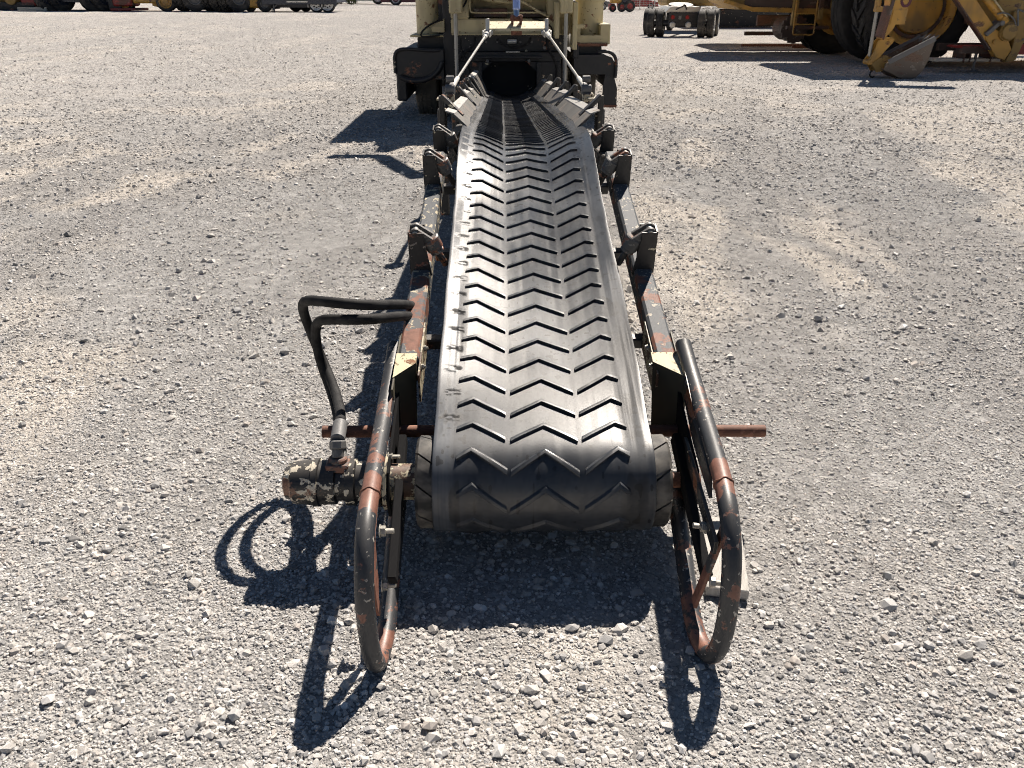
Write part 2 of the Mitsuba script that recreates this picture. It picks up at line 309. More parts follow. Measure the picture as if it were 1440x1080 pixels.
# loose stones
def stone_shapes(count, pts):
    out = []
    for _ in range(count):
        while True:
            d = RNG.normal(size=(pts, 3)); d /= np.linalg.norm(d, axis=1, keepdims=True)
            for _k in range(14):                                   # push the corners apart
                w = d[:, None] - d[None]; q = (w ** 2).sum(-1) + np.eye(pts); d = d + 0.05 * (w / q[..., None] ** 1.5).sum(1)
                d /= np.linalg.norm(d, axis=1, keepdims=True)
            h = hull(d + 0)
            if len(h.vertices) == pts and len(h.faces) == 2 * pts - 4: break
        v = np.array(h.vertices) * RNG.uniform(0.86, 1.12, (pts, 1))
        out.append((v, np.array(h.faces)))
    return out
def scatter(n, region, size, pts, dens=True, fade=(-2, -1, 98, 99)):
    shapes = stone_shapes(36, pts)
    x, y = region(n)
    in_ = RNG.random(n) < sm(fade[0], fade[1], y) * (1 - sm(fade[2], fade[3], y)); x, y = x[in_], y[in_]; n = len(x)
    p = np.stack([x, y, 0 * x], -1)
    s_field = meshkit.fbm(np.stack([x * 0.9 + 4.0, y * 0.9, 0 * x], -1), 4, 2)
    clump = meshkit.fbm(p * 3.1, 3, 31)
    if dens == 2:      # the coarser stones lie in drifts
        drift = meshkit.fbm(p * 1.3, 3, 77)
        keep = RNG.random(n) < np.clip(3.4 * (drift - 0.40 - 0.5 * (s_field - 0.5)), 0.06, 1)
    else: keep = RNG.random(n) < np.clip(2.3 * (0.74 - 0.55 * s_field - 0.45 * clump) + 0.22, 0.07, 1)
    x, y = x[keep], y[keep]; n = len(x)
    r = size(n) / 2
    ax = np.stack([RNG.uniform(0.8, 1.45, n), RNG.uniform(0.75, 1.1, n), RNG.uniform(0.45, 0.85, n)], -1) * r[:, None]
    rz, tilt = RNG.uniform(0, 2 * np.pi, n), RNG.normal(0, 0.25, n)
    kind = RNG.integers(0, len(shapes), n)
    z = ground_z(x, y) + r * RNG.uniform(0.05, 0.42, n)
    base = np.array([[0.44, 0.41, 0.37], [0.39, 0.38, 0.37], [0.52, 0.48, 0.43], [0.30, 0.295, 0.29], [0.45, 0.39, 0.335], [0.20, 0.195, 0.19], [0.62, 0.60, 0.56]])
    ci = RNG.choice(len(base), n, p=[.33, .26, .17, .10, .08, .025, .035])
    col = base[ci]; col = (0.55 * col + 0.45 * col.mean(1, keepdims=True)) * RNG.uniform(0.82, 1.15, (n, 1))
    V, F, C, at = [], [], [], 0
    for k, (v, f) in enumerate(shapes):
        q = np.nonzero(kind == k)[0]
        if not len(q): continue
        w = v[None] * ax[q][:, None]
        ct, st, cz, sz = np.cos(tilt[q])[:, None], np.sin(tilt[q])[:, None], np.cos(rz[q])[:, None], np.sin(rz[q])[:, None]
        yy, zz = w[..., 1] * ct - w[..., 2] * st, w[..., 1] * st + w[..., 2] * ct
        xx = w[..., 0]
        w = np.stack([xx * cz - yy * sz + x[q][:, None], xx * sz + yy * cz + y[q][:, None], zz + z[q][:, None]], -1)
        V.append(w.reshape(-1, 3)); C.append(np.repeat(col[q], len(v), 0))
        F.append((f[None] + at + (np.arange(len(q)) * len(v))[:, None, None]).reshape(-1, 3)); at += len(q) * len(v)
    return np.vstack(V), np.vstack(F), np.vstack(C)
def wedge(y0, y1, half0, k, power=1.0):
    def region(n):
        y = y0 + (y1 - y0) * RNG.random(n) ** power
        return RNG.uniform(-1, 1, n) * (half0 + k * y) - 0.1, y
    return region
def logn(med, sig, lo, hi): return lambda n: np.clip(np.exp(RNG.normal(math.log(med), sig, n)), lo, hi)
sets = [scatter(185000, wedge(1.15, 4.3, 0.45, 0.62, 1.15), logn(0.0067, 0.42, 0.0038, 0.020), 8, True, (-2, -1, 3.1, 4.3)),
        scatter(11000, wedge(1.15, 3.6, 0.45, 0.62, 1.2), logn(0.0140, 0.38, 0.009, 0.036), 10, 2),
        scatter(60, wedge(1.15, 4.0, 0.45, 0.62), logn(0.034, 0.25, 0.025, 0.050), 12),
        scatter(185000, wedge(3.0, 12.0, 0.45, 0.62, 1.6), logn(0.0104, 0.45, 0.0055, 0.034), 6, True, (3.0, 4.2, 7.0, 12.0)),
        scatter(1500, wedge(3.6, 14.0, 0.45, 0.62), logn(0.036, 0.28, 0.026, 0.065), 8),
        scatter(125000, wedge(6.5, 32.0, 0.45, 0.62, 1.6), logn(0.022, 0.42, 0.012, 0.06), 6, True, (6.5, 11.0, 20, 32))]
off = np.cumsum([0] + [len(s[0]) for s in sets])
V = np.vstack([s[0] for s in sets]); F = np.vstack([s[1] + o for s, o in zip(sets, off)]); C = np.vstack([s[2] for s in sets])

scene['gravel'] = mikit.ply((V, F), 'm_stone', smooth=False, color=C)
labels['gravel'] = {'label': 'loose crushed stone scattered over the yard', 'category': 'gravel', 'kind': 'stuff'}


# ------------------------------------------------------------------ the conveyor
CV = thing('conveyor', 'long belt conveyor with black chevron belt and bent tube guards, lowered to the gravel', 'conveyor')
AL = math.radians(13.0); DY, DZ, DR = 2.07, 0.352, 0.130          # slope; axis of the end drum and its radius
CA, SA = math.cos(AL), math.sin(AL)
M1 = np.array([[1, 0, 0, 0], [0, CA, -SA, DY], [0, SA, CA, DZ], [0, 0, 0, 1.0]])   # (x, along, normal) -> world
def L1(m): return frame_to(m, M1)
def P1(x, s, n): return np.array([x, DY + s * CA - n * SA, DZ + s * SA + n * CA])

# belt path in (y, z): from the machine, over the hump, down to the drum, round it and back below
BT = 0.012
R0 = DR + BT
HUMP, FAR = np.array([4.03, 0.950]), np.array([11.6, 0.40])
def rounded(A, B, C, r, n=24):
    A, B, C = map(np.asarray, (A, B, C))
    t = np.linspace(0, 1, n)[:, None]
    a, c = B + (A - B) / np.linalg.norm(A - B) * r, B + (C - B) / np.linalg.norm(C - B) * r
    return (1 - t) ** 2 * a + 2 * t * (1 - t) * B + t * t * c
top = np.array([DY - R0 * SA, DZ + R0 * CA])
th = np.linspace(math.pi / 2 + AL, math.pi * 1.5 + math.radians(4), 46)
arc = np.stack([DY + R0 * np.cos(th), DZ + R0 * np.sin(th)], -1)
under = np.array([[4.1, 0.66], [11.5, 0.20]])
path = np.vstack([under[::-1], arc[::-1], rounded(top, HUMP, FAR, 0.30), FAR[None]])
from scipy.ndimage import gaussian_filter1d
_l = np.r_[0, np.cumsum(np.linalg.norm(np.diff(path, axis=0), axis=1))]
_t = np.unique(np.r_[_l[:1], np.arange(0, _l[-1], 0.004), _l[-1:]]); S_TOP = _l[len(under) + len(arc) - 1]
_p = np.stack([np.interp(_t, _l, path[:, k]) for k in (0, 1)], -1)
path = np.where(((_t > 0.3) & (_t < _l[-1] - 0.3))[:, None], gaussian_filter1d(_p, 8.5, axis=0), _p)     # a stiff belt eases into its bends
seg = np.r_[0, np.cumsum(np.linalg.norm(np.diff(path, axis=0), axis=1))]
S_TOP = float(np.interp(S_TOP, _t, seg)); _u = S_TOP - 0.52
dense = np.unique(np.r_[np.linspace(0, _u, 60), np.linspace(_u, S_TOP + 0.02, 80), np.linspace(S_TOP + 0.02, S_TOP + 2.9, 130), np.linspace(S_TOP + 2.9, seg[-1], 110)])
dp = np.stack([np.interp(dense, seg, path[:, k]) for k in (0, 1)], -1)
def belt_at(s):
    """position and outward normal of the belt's running surface, s from the drum's top"""
    q = np.asarray(s, float) + S_TOP
    e = 0.012
    y, z = np.interp(q, seg, path[:, 0]), np.interp(q, seg, path[:, 1])
    ty = np.interp(q + e, seg, path[:, 0]) - np.interp(q - e, seg, path[:, 0]); tz = np.interp(q + e, seg, path[:, 1]) - np.interp(q - e, seg, path[:, 1])
    L = np.hypot(ty, tz) + 1e-12
    return y, z, -tz / L, ty / L
def trough(x, s):
    ax = np.abs(x)
    deep = 0.05 + 0.21 * sm(1.3, 2.1, s) + 0.04 * sm(2.1, 3.2, s)
    w = np.where(s > 0.1, deep * sm(0.1, 0.9, s), 0)
    dish = 0.24 * np.maximum(ax - 0.02, 0) ** 2 * sm(0.06, 0.35, s)
    ripple = 0.0015 * np.sin(s * 9.0 + x * 4)
    return w * np.sqrt(np.maximum(ax - 0.085, 0) ** 2 + 0.0006) * sm(0.05, 0.13, ax) + dish + ripple * sm(0.0, 0.3, s)
def bm(x, s, n):
    x, s, n = np.broadcast_arrays(np.asarray(x, float), np.asarray(s, float), np.asarray(n, float))
    y, z, ny, nz = belt_at(s)
    h = n + trough(x, s)
    return np.stack([x * (1 - 0.02 * sm(2.3, 3.4, s)), y + ny * h, z + nz * h], -1)
xs = np.r_[-0.300, -0.298, np.linspace(-0.29, 0.29, 47), 0.298, 0.300]
ss = dense - S_TOP
nS, nX = len(ss), len(xs)
XX, SS = np.meshgrid(xs, ss)
edge_wave = 0.0016 * (meshkit.noise(np.stack([SS * 9, 0 * SS, 0 * SS], -1), 4) - 0.5) * 2 * (np.abs(XX) > 0.28)
upper = bm(XX + np.sign(XX) * edge_wave, SS, 0.0 - 0.0018 * (np.abs(XX) > 0.2985)).reshape(-1, 3); lower = bm(XX, SS, -BT + 0.001).reshape(-1, 3)
i = np.arange(nS - 1)[:, None] * nX + np.arange(nX - 1)[None]
q = np.stack([i, i + 1, i + 1 + nX, i + nX], -1).reshape(-1, 4)
k = nS * nX
j = np.arange(nS - 1) * nX
side = np.vstack([np.stack([j, j + nX, j + nX + k, j + k], -1), np.stack([j + nX - 1, j + nX - 1 + k, j + 2 * nX - 1 + k, j + 2 * nX - 1], -1)])
quads_ = np.vstack([q, q[:, ::-1] + k, side])
tri = np.vstack([quads_[:, [0, 1, 2]], quads_[:, [0, 2, 3]]])
BELT = part(CV, 'belt', mesh(np.vstack([upper, lower]), tri), 'm_belt', smooth=50, label='black rubber belt with dusty scuffed edges and chevron cleats')

def cleat(points, s0):
    """a raised rubber rib on the belt: steep face towards the drum, sloping back"""
    P = np.asarray(points, float); d = [P[0]]
    for a, b in zip(P[:-1], P[1:]):
        m_ = max(2, int(np.linalg.norm(b - a) / 0.02))
        d += [a + (b - a) * t for t in np.linspace(0, 1, m_ + 1)[1:]]
    d = np.array(d); prof = [(-0.0075, -0.002), (-0.0066, 0.0066), (-0.005, 0.0080), (0.005, 0.0076), (0.008, 0.0060), (0.016, -0.002)]
    ends = np.ones(len(d)); ends[0] = ends[-1] = 0.80
    rows = [bm(d[:, 0], s0 + d[:, 1] + a, np.where(n > 0, n * ends, n)) for a, n in prof]
    m_ = len(d); kk = len(prof)
    v = np.vstack(rows); f = []
    for r_ in range(kk - 1):
        for c_ in range(m_ - 1):
            a0 = r_ * m_ + c_
            f += [[a0, a0 + 1, a0 + 1 + m_], [a0, a0 + 1 + m_, a0 + m_]]
    for c_ in (0, m_ - 1):
        for r_ in range(1, kk - 1):
            f.append([c_, r_ * m_ + c_, (r_ + 1) * m_ + c_])
    return mesh(v, f)
CEN = [(-0.088, -0.030), (0.004, 0.032), (0.096, -0.030)]
LFT = [(-0.235, 0.016), (-0.192, 0.040), (-0.100, -0.026)]
RGT = [(0.110, -0.026), (0.202, 0.040), (0.232, 0.022)]
far_ribs = []
for r_ in range(-4, 88):
    s0 = 0.040 + 0.104 * r_
    for pts in (CEN, LFT, RGT):
        if s0 > 9.2: continue
        w = RNG.normal(0, 0.0012, (3, 2))
        m_ = cleat(np.array(pts) + w, s0 + RNG.normal(0, 0.001))
        if s0 < 6.2: part(BELT, 'cleat', m_, 'm_belt', smooth=30)
        else: far_ribs.append(m_)
part(BELT, 'far_cleats', far_ribs, 'm_belt', smooth=30, stuff=True)

# end drum, its rubber lagging and shaft
DRUM = part(CV, 'drum', lathe_at([(-0.345, 0), (-0.345, 0.112), (-0.34, 0.118), (0.34, 0.118), (0.345, 0.112), (0.345, 0)], (0, DY, DZ), 'x', 48), 'm_lagging', smooth=40)
for sgn in (-1, 1):
    for kq in range(9):
        t0 = kq * 2 * math.pi / 9 + 0.35 + 0.2 * sgn
        tt = np.linspace(0, 2 * math.pi / 9 - 0.05, 7); aa = np.array([0.296, 0.338, 0.346]); rad = np.array([DR, DR, DR - 0.008])
        TT, AA = np.meshgrid(tt, aa, indexing='ij')
        ang = t0 + TT - (AA - 0.3) * 6.0
        o = np.stack([sgn * AA, DY + rad * np.cos(ang), DZ + rad * np.sin(ang)], -1).reshape(-1, 3)
        inn = np.stack([sgn * AA, DY + 0.115 * np.cos(ang), DZ + 0.115 * np.sin(ang)], -1).reshape(-1, 3)
        part(DRUM, 'lagging_pad', hull(np.vstack([o, inn])) if False else cat([mesh(np.vstack([o, inn]),
             sum([[[a * 3 + b, a * 3 + b + 1, a * 3 + b + 4], [a * 3 + b, a * 3 + b + 4, a * 3 + b + 3]] for a in range(6) for b in range(2)], []) +
             sum([[[a * 3 + b, (a + 1) * 3 + b, (a + 1) * 3 + b + 21], [a * 3 + b, (a + 1) * 3 + b + 21, a * 3 + b + 21]] for a in range(6) for b in (0, 2)], []) +
             sum([[[a + b, a + b + 1, a + b + 22], [a + b, a + b + 22, a + b + 21]] for a in (0, 18) for b in range(2)], []))]), 'm_lagging', smooth=30)
part(DRUM, 'shaft', cyl((0.34, DY, DZ), (0.445, DY, DZ), 0.022), 'm_rust')

# side rails (square tube), upper part along the slope, then falling with the belt towards the machine
for sgn in (-1, 1):
    x0, x1 = (0.367, 0.432) if sgn > 0 else (-0.432, -0.367)
    rail = [L1(box(x0, x1, 0.40, 2.02, 0.045, 0.140, 0.008))]
    RAIL = part(CV, 'side_rail', rail, 'm_rail_grey' if sgn > 0 else 'm_rail', smooth=25, label='%s side rail of worn black and cream steel with rust patches' % ('right' if sgn > 0 else 'left'))
    # sloping second length
    part(CV, 'side_rail', bar((sgn * 0.40, 4.06, 0.86), (sgn * 0.40, 11.4, 0.32), 0.065, 0.10), 'm_black_steel', smooth=25)
    # end shoe that closes the rail: cream upper plate bent down into one with shade in its colour
    e = 0.40
    a_, b_ = (0.352 if sgn > 0 else 0.373), 0.437
    up = hull([(a_, e + .02, .1435), (b_, e + .02, .1435), (a_, e + .02, .137), (b_, e + .02, .137), (b_, e - .105, .1435), (b_, e - .105, .137), (a_, e - .03, .1435), (a_, e - .03, .137)])
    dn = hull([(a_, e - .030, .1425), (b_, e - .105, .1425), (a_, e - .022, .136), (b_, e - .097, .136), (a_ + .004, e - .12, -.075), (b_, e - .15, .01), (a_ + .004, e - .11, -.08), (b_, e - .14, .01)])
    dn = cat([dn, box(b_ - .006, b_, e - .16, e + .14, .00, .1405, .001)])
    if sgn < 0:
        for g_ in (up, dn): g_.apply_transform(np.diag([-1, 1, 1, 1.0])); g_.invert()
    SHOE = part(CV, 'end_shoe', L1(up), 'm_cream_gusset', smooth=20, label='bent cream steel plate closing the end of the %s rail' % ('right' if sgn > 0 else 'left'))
    part(SHOE, 'shoe_cheek', L1(dn), 'm_shaded_cheek', smooth=20)
    # flange with small bolts on the inner side of the rail
    fx = sgn * 0.361
    part(CV, 'joint_flange', L1(box(min(fx, sgn * .367), max(fx, sgn * .367), 0.33, 0.62, 0.02, 0.125, .001)), 'm_chipped_cream')
    for s_ in (0.40, 0.50):
        part(CV, 'joint_bolt', bolt(P1(sgn * 0.361, s_, 0.105), (-sgn, 0, 0.15), 0.008, 0.006), 'm_galvanised', smooth=30)

    # inner bearing plate from the rail down past the drum axis, and the edge-on plate welded in the guard
    px_ = (0.421, 0.429) if sgn > 0 else (-0.429, -0.421)
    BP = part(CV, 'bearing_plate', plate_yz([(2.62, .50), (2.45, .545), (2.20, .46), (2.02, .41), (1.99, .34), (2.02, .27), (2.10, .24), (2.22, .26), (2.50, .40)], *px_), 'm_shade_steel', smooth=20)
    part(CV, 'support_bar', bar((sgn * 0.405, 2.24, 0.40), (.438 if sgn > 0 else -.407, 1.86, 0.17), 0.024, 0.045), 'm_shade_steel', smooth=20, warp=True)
    # tube guard
    if sgn < 0:
        G = spline([(-.452, 2.535, .575), (-.455, 2.33, .503), (-.457, 2.10, .447), (-.457, 1.93, .413), (-.455, 1.80, .380), (-.453, 1.733, .325), (-.452, 1.695, .240), (-.449, 1.685, .160), (-.444, 1.682, .088), (-.437, 1.700, .036), (-.432, 1.76, .018), (-.428, 1.85, .032), (-.426, 1.93, .078), (-.42, 2.20, .243)], 110)
    else:
        G = spline([(.452, 2.455, .610), (.458, 2.30, .553), (.463, 2.10, .493), (.465, 1.95, .452), (.460, 1.82, .412), (.457, 1.748, .348), (.455, 1.712, .262), (.452, 1.700, .180), (.444, 1.698, .095), (.430, 1.716, .039), (.417, 1.775, .020), (.411, 1.85, .033), (.409, 1.93, .078), (.405, 2.20, .245)], 110)
    TG = part(CV, 'tube_guard', tube(G, 0.0248, 20), 'm_tube', smooth=60, warp=True, label='bent black steel tube guard with rust patches on the %s' % ('right' if sgn > 0 else 'left'))
    # weld bead at the patch where the bend starts
    wi = int(np.argmin(np.abs(G[:70, 1] - 1.905)))
    part(TG, 'weld_bead', warp=True, mat='m_rust', smooth=60, m=tube(np.array([G[wi] + 0.0 * G[wi] + 0.0255 * (math.cos(t) * np.array([1, 0, 0]) + math.sin(t) * np.array([0, -.25, .97])) + np.array([0, 0.003 * math.sin(5 * t), 0]) for t in np.linspace(0, 2 * math.pi, 30)]), 0.0028, 6))
    # guard's back plate
    gp = (-.446, -.438) if sgn < 0 else (.438, .446)
    if sgn < 0:
        part(TG, 'guard_plate', plate_yz([(2.46, .555), (2.15, .46), (1.90, .40), (1.80, .365), (1.76, .30), (1.785, .14), (1.81, .095), (1.83, .10), (1.815, .15), (1.83, .20), (1.83, .33), (1.93, .385), (2.15, .435), (2.44, .49)], *gp), 'm_rust_paint', smooth=20, warp=True, label='rusty plate inside the left guard')
    else:
        part(TG, 'guard_plate', plate_yz([(2.40, .59), (2.15, .50), (1.95, .44), (1.93, .38), (2.15, .42), (2.40, .52)], *gp), 'm_black_steel', smooth=20, warp=True)
        part(TG, 'brace', bar((.447, 1.80, .365), (.41, 1.86, .088), 0.010, 0.036, up=(0, 1, 0)), 'm_rust_paint', smooth=20, warp=True, label='rusty flat bar across the right guard')
        part(TG, 'brace', bar((.425, 1.775, .33), (.425, 2.20, .40), 0.010, 0.045), 'm_black_steel', smooth=20, warp=True)
BO = [((-.428, 2.409, .484), 0.012, (1, 0, 0)), ((-.436, 2.145, .391), 0.009, (1, 0, 0)), ((-.437, 1.915, .293), 0.0125, (1, 0, 0)), ((-.437, 1.885, .138), 0.0125, (1, 0, 0)),
      ((.430, 2.379, .488), 0.010, (-1, 0, 0)), ((.425, 1.885, .318), 0.012, (-1, 0, .2)), ((.43, 1.80, .205), 0.012, (1, -.2, 0))]
for p_, r_, d_ in BO: part(CV, 'guard_bolt', bolt(p_, d_, r_, 0.022), 'm_galvanised', smooth=30, warp=True)

# cross tube behind the drum
part(CV, 'cross_tube', [tube(np.array([(-.655, 2.30, .391), (-.2, 2.30, .391), (.3, 2.30, .388), (.69, 2.30, .385)]), 0.0185, 20)], 'm_rust', smooth=50, label='rusty pipe crossing under the belt behind the drum')
# hydraulic motor on the left end of the drum shaft
MO = part(CV, 'motor', lathe_at([(-.700, 0), (-.700, .052), (-.694, .060), (-.640, .064), (-.637, .068), (-.622, .068), (-.619, .063), (-.575, .062), (-.572, .052), (-.548, .052), (-.545, .066), (-.520, .066), (-.516, .058), (-.462, .058), (-.46, .07), (-.448, .07), (-.446, 0)], (0, DY, DZ), 'x', 40), 'm_motor', smooth=35, label='black hydraulic motor with flaking paint')
part(MO, 'mounting_flange', lathe_at([(-.440, 0), (-.440, .078), (-.428, .078), (-.428, 0)], (0, DY, DZ), 'x', 36), 'm_chipped_cream')
part(CV, 'bearing_housing', lathe_at([(-.434, 0), (-.434, .052), (-.345, .050), (-.341, .045), (-.341, 0)], (0, DY, DZ), 'x', 32), 'm_chipped_cream', label='cylindrical bearing housing with flaking cream paint')
part(MO, 'end_cap', lathe_at([(-.722, 0), (-.722, .03), (-.715, .046), (-.7005, .05), (-.7005, 0)], (0, DY, DZ), 'x', 30), 'm_motor')
for s_ in (-1, 1):
    part(MO, 'cap_bolt', bolt((-.7, DY + .035 * s_, DZ + .04), (-1, 0, 0), .006, .006), 'm_galvanised')
part(MO, 'port', [cyl((-.566, DY, DZ + .04), (-.566, DY, DZ + .082), .026, 24), box(-.598, -.535, DY - .03, DY + .03, DZ + .045, DZ + .068)], 'm_rust_paint')
FIT = part(MO, 'hose_fitting', [cyl((-.566, DY, DZ + .078), (-.567, DY + .012, DZ + .098), .017), cyl((-.567, DY + .012, DZ + .098), (-.568, DY + .024, DZ + .12), .023, 6), cyl((-.568, DY + .024, DZ + .12), (-.5715, DY + .100, DZ + .1345), .0205, 20)], 'm_grey_steel', smooth=30)
part(MO, 'hose_fitting', [cyl((-.570, DY + .045, DZ + .0), (-.578, DY + .10, DZ + .012), .019, 6), cyl((-.578, DY + .10, DZ + .012), (-.592, DY + .16, DZ + .035), .018, 20)], 'm_grey_steel', smooth=30)
# (the hoses hang free: these are their places in the yard)
H1 = spline([(-.609, 2.335, .395), (-.613, 2.37, .388), (-.630, 2.46, .363), (-.660, 2.60, .338), (-.702, 2.74, .337), (-.744, 2.83, .372), (-.782, 2.86, .45), (-.805, 2.855, .545), (-.806, 2.80, .620), (-.788, 2.73, .668), (-.752, 2.67, .690), (-.70, 2.617, .70), (-.633, 2.585, .70), (-.54, 2.60, .687), (-.485, 2.72, .65), (-.452, 2.90, .59), (-.43, 3.06, .52)], 120)
H2 = spline([(-.634, 2.42, .275), (-.650, 2.52, .27), (-.680, 2.66, .275), (-.715, 2.76, .305), (-.745, 2.80, .36), (-.760, 2.79, .43), (-.765, 2.78, .51), (-.752, 2.755, .58), (-.727, 2.69, .612), (-.678, 2.635, .63), (-.602, 2.588, .645), (-.534, 2.565, .652), (-.485, 2.67, .622), (-.452, 2.85, .565), (-.43, 3.0, .50)], 120)
H1, H2 = ((gaussian_filter1d(H, 7.5, axis=0, mode='nearest') - DROP) / SIZE for H in (H1, H2))
part(CV, 'hose', tube(H1, 0.0160, 16), 'm_hose', smooth=60, label='outer of the two black hydraulic hoses looping to the motor')
part(CV, 'hose', tube(H2, 0.0160, 16), 'm_hose', smooth=60, label='inner of the two black hydraulic hoses looping to the motor')

# wing roller brackets: a channel post on the rail, a cast yoke, its pin and the roller under the belt edge
def bracket(sgn, c, rusty, low=0.0):
    """c: world centre of the post's top; the post leans back square to the slope"""
    m_post = 'm_bracket' if rusty else 'm_black_steel'
    y, z = c
    U = np.array([0, -SA, CA]); Fw = np.array([0, CA, SA])
    def W(x, s, n): return np.array([sgn * x, y, z]) + s * Fw + n * U
    def bx(x0, x1, s0, s1, n0, n1): 
        m_ = hull([W(a, b_, c_) for a in (x0, x1) for b_ in (s0, s1) for c_ in (n0, n1)]); return m_
    post = [bx(.432, .438, -.03, .03, -.17, 0), bx(.382, .432, -.036, -.030, -.17, -.002), bx(.382, .432, .030, .036, -.17, -.002)]
    tri_ = hull([W(.36, -.035, -.17), W(.382, -.035, -.02), W(.382, -.035, -.17), W(.36, -.030, -.17), W(.382, -.030, -.02), W(.382, -.030, -.17)])
    B = part(CV, 'roller_bracket', post + [tri_], m_post, smooth=20, label=None)
    yo = []
    for e in (-.019, .019):
        yo.append(hull([W(.412 + .018 * math.cos(t), e + d, -.008 + .018 * math.sin(t)) for t in np.linspace(0, 2 * math.pi, 14) for d in (-.006, .006)] + [W(.356 + .016 * math.cos(t), e * 1.1 + d, -.050 + .02 * math.sin(t)) for t in np.linspace(0, 2 * math.pi, 10) for d in (-.006, .006)]))
    d_ = (W(.322, 0, -.125) - W(.375, 0, -.022)); d_ /= np.linalg.norm(d_)
    c0 = W(.366, 0, -.038)
    yo.append(cyl(c0, c0 + d_ * .05, .034, 24, r1=.03, ch=.004)); yo.append(cyl(c0 + d_ * .05, c0 + d_ * .062, .026, 20))
    part(B, 'yoke', yo, 'm_yoke', smooth=35)
    part(B, 'pin', [cyl(W(.412, -.034, -.008), W(.412, .034, -.008), .011, 16)], 'm_galvanised')
    c1 = c0 + d_ * .062
    part(B, 'roller_shaft', cyl(c1, c1 + d_ * .06, .012, 14), 'm_black_steel')
    part(B, 'roller', cyl(W(.30, 0, -.215 - low), W(.11, 0, -.235 - low), .03, 20), 'm_black_steel')
for sgn in (-1, 1):
    bracket(sgn, (2.955, .850), sgn < 0)
    bracket(sgn, (3.66, .995), False)
    bracket(sgn, (4.26, 1.012), False, .03)
for s_ in (0.55, 1.15, 1.75):
    part(CV, 'idler_roller', cyl(P1(-.22, s_, R0 - BT - .034), P1(.22, s_, R0 - BT - .034), .03, 20), 'm_black_steel')
    part(CV, 'cross_member', L1(box(-.37, .37, s_ + .06, s_ + .10, .02, .06)), 'm_black_steel')

# skirt boards beside the second length of the belt
def bz(y): return float(np.interp(y, [4.03, 11.6], [0.950, 0.40]))
def skirt(sgn, y0, y1, h0, h1, lip=True, o=.345):
    w = 0.008
    def pt(x, y, dz, t=0): return (sgn * (x + t * .7), y, bz(y) + dz - t * .7)
    xi, xo = 0.250, o
    A = [pt(xi, y0, .045), pt(xo, y0, h0), pt(xi, y1, .045), pt(xo, y1, h1)]
    sk = part(CV, 'skirt_board', hull(A + [(a[0] + sgn * w, a[1], a[2] - w) for a in A]), 'm_skirt', smooth=20)
    if lip:
        Bq = [pt(xo - .004, y0 + .02, h0 + .001), pt(xo + .045, y0 + .02, h0 + .016), pt(xo - .004, y1 - .02, h1 + .001), pt(xo + .045, y1 - .02, h1 + .016)]
        part(sk, 'lip', hull(Bq + [(a[0], a[1], a[2] - .006) for a in Bq]), 'm_skirt_lip', smooth=20)
    return sk
def clamp(sgn, y, h, reach=.10):
    a = np.array([sgn * .315, y, bz(y) + .105]); b_ = np.array([sgn * (.355 + reach * .65), y + .03, bz(y) + h + reach * .75])
    part(CV, 'skirt_clamp', [bar(a, b_, .035, .022), bar(b_, b_ + np.array([sgn * .0, 0.03, -.35]), .03, .03)], 'm_black_steel', smooth=20)
for sgn in (-1, 1):
    skirt(sgn, 4.45, 6.35, .132, .142, o=.345)
    skirt(sgn, 6.60, 8.25, .165, .16, o=.362)
    skirt(sgn, 8.55, 10.7, .25 if sgn < 0 else .185, .30 if sgn < 0 else .20, o=.37)
    for y_ in (4.75, 6.4, 7.3, 8.4, 9.6): clamp(sgn, y_, .13 + .012 * (y_ - 5.3), .11)
    # upright at the first clamp and dark bracing down to the rail
    part(CV, 'skirt_post', bar((sgn * .43, 4.85, .45), (sgn * .43, 4.85, 1.03), .05, .06), 'm_black_steel', smooth=20)
    part(CV, 'skirt_post', bar((sgn * .45, 6.6, .45), (sgn * .45, 6.6, .95), .05, .06), 'm_black_steel', smooth=20)
    part(CV, 'skirt_post', bar((sgn * .44, 8.6, .35), (sgn * .44, 8.6, .86), .05, .06), 'm_black_steel', smooth=20)
# lift rods from the skirt frame up to the lifting bar
for sgn in (-1, 1):
    lo, hi = np.array([sgn * .425, 5.60, 1.055]), np.array([.06 + sgn * .30, 9.4, 1.235])
    d_ = (hi - lo) / np.linalg.norm(hi - lo)
    R_ = part(CV, 'lift_rod', tube(np.array([lo + d_ * .12, lo + d_ * 1.5, hi - d_ * .3]), np.array([.009, .0105, .013]), 14), 'm_rod', smooth=50)
    part(R_, 'sleeve', [cyl(lo + d_ * .10, lo + d_ * .50, .019, 18, r1=.015)], 'm_white_cap')
    part(R_, 'sleeve', [cyl(hi - d_ * .50, hi - d_ * .16, .019, 18, r1=.026)], 'm_white_cap')
    part(R_, 'clevis', [bar(hi - d_ * .2 + np.array([e, 0, 0]), hi + d_ * .08 + np.array([e, 0, 0]), .014, .055) for e in (-.032, .032)] + [cyl(hi + np.array([-.055, 0, .0]), hi + np.array([.055, 0, .0]), .022), cyl(hi + np.array([0, 0, .0]), hi + np.array([0, .02, .13]), .02, 16)], 'm_silver', smooth=30)
    part(R_, 'lug', [cyl(lo + np.array([-.03, 0, 0]), lo + np.array([.03, 0, 0]), .03, 16), bar(lo + d_ * .12, lo - d_ * .01, .022, .05), cyl(lo + np.array([-.025, .03, .06]), lo + np.array([.025, .03, .06]), .02, 14)], 'm_grey_steel', smooth=30)
    part(R_, 'lug_block', [box(min(sgn * .40, sgn * .47), max(sgn * .40, sgn * .47), 5.55, 5.63, .985, 1.035), box(min(sgn * .43, sgn * .505), max(sgn * .43, sgn * .505), 5.50, 5.60, 1.0, 1.012)], 'm_chipped_cream', smooth=20)

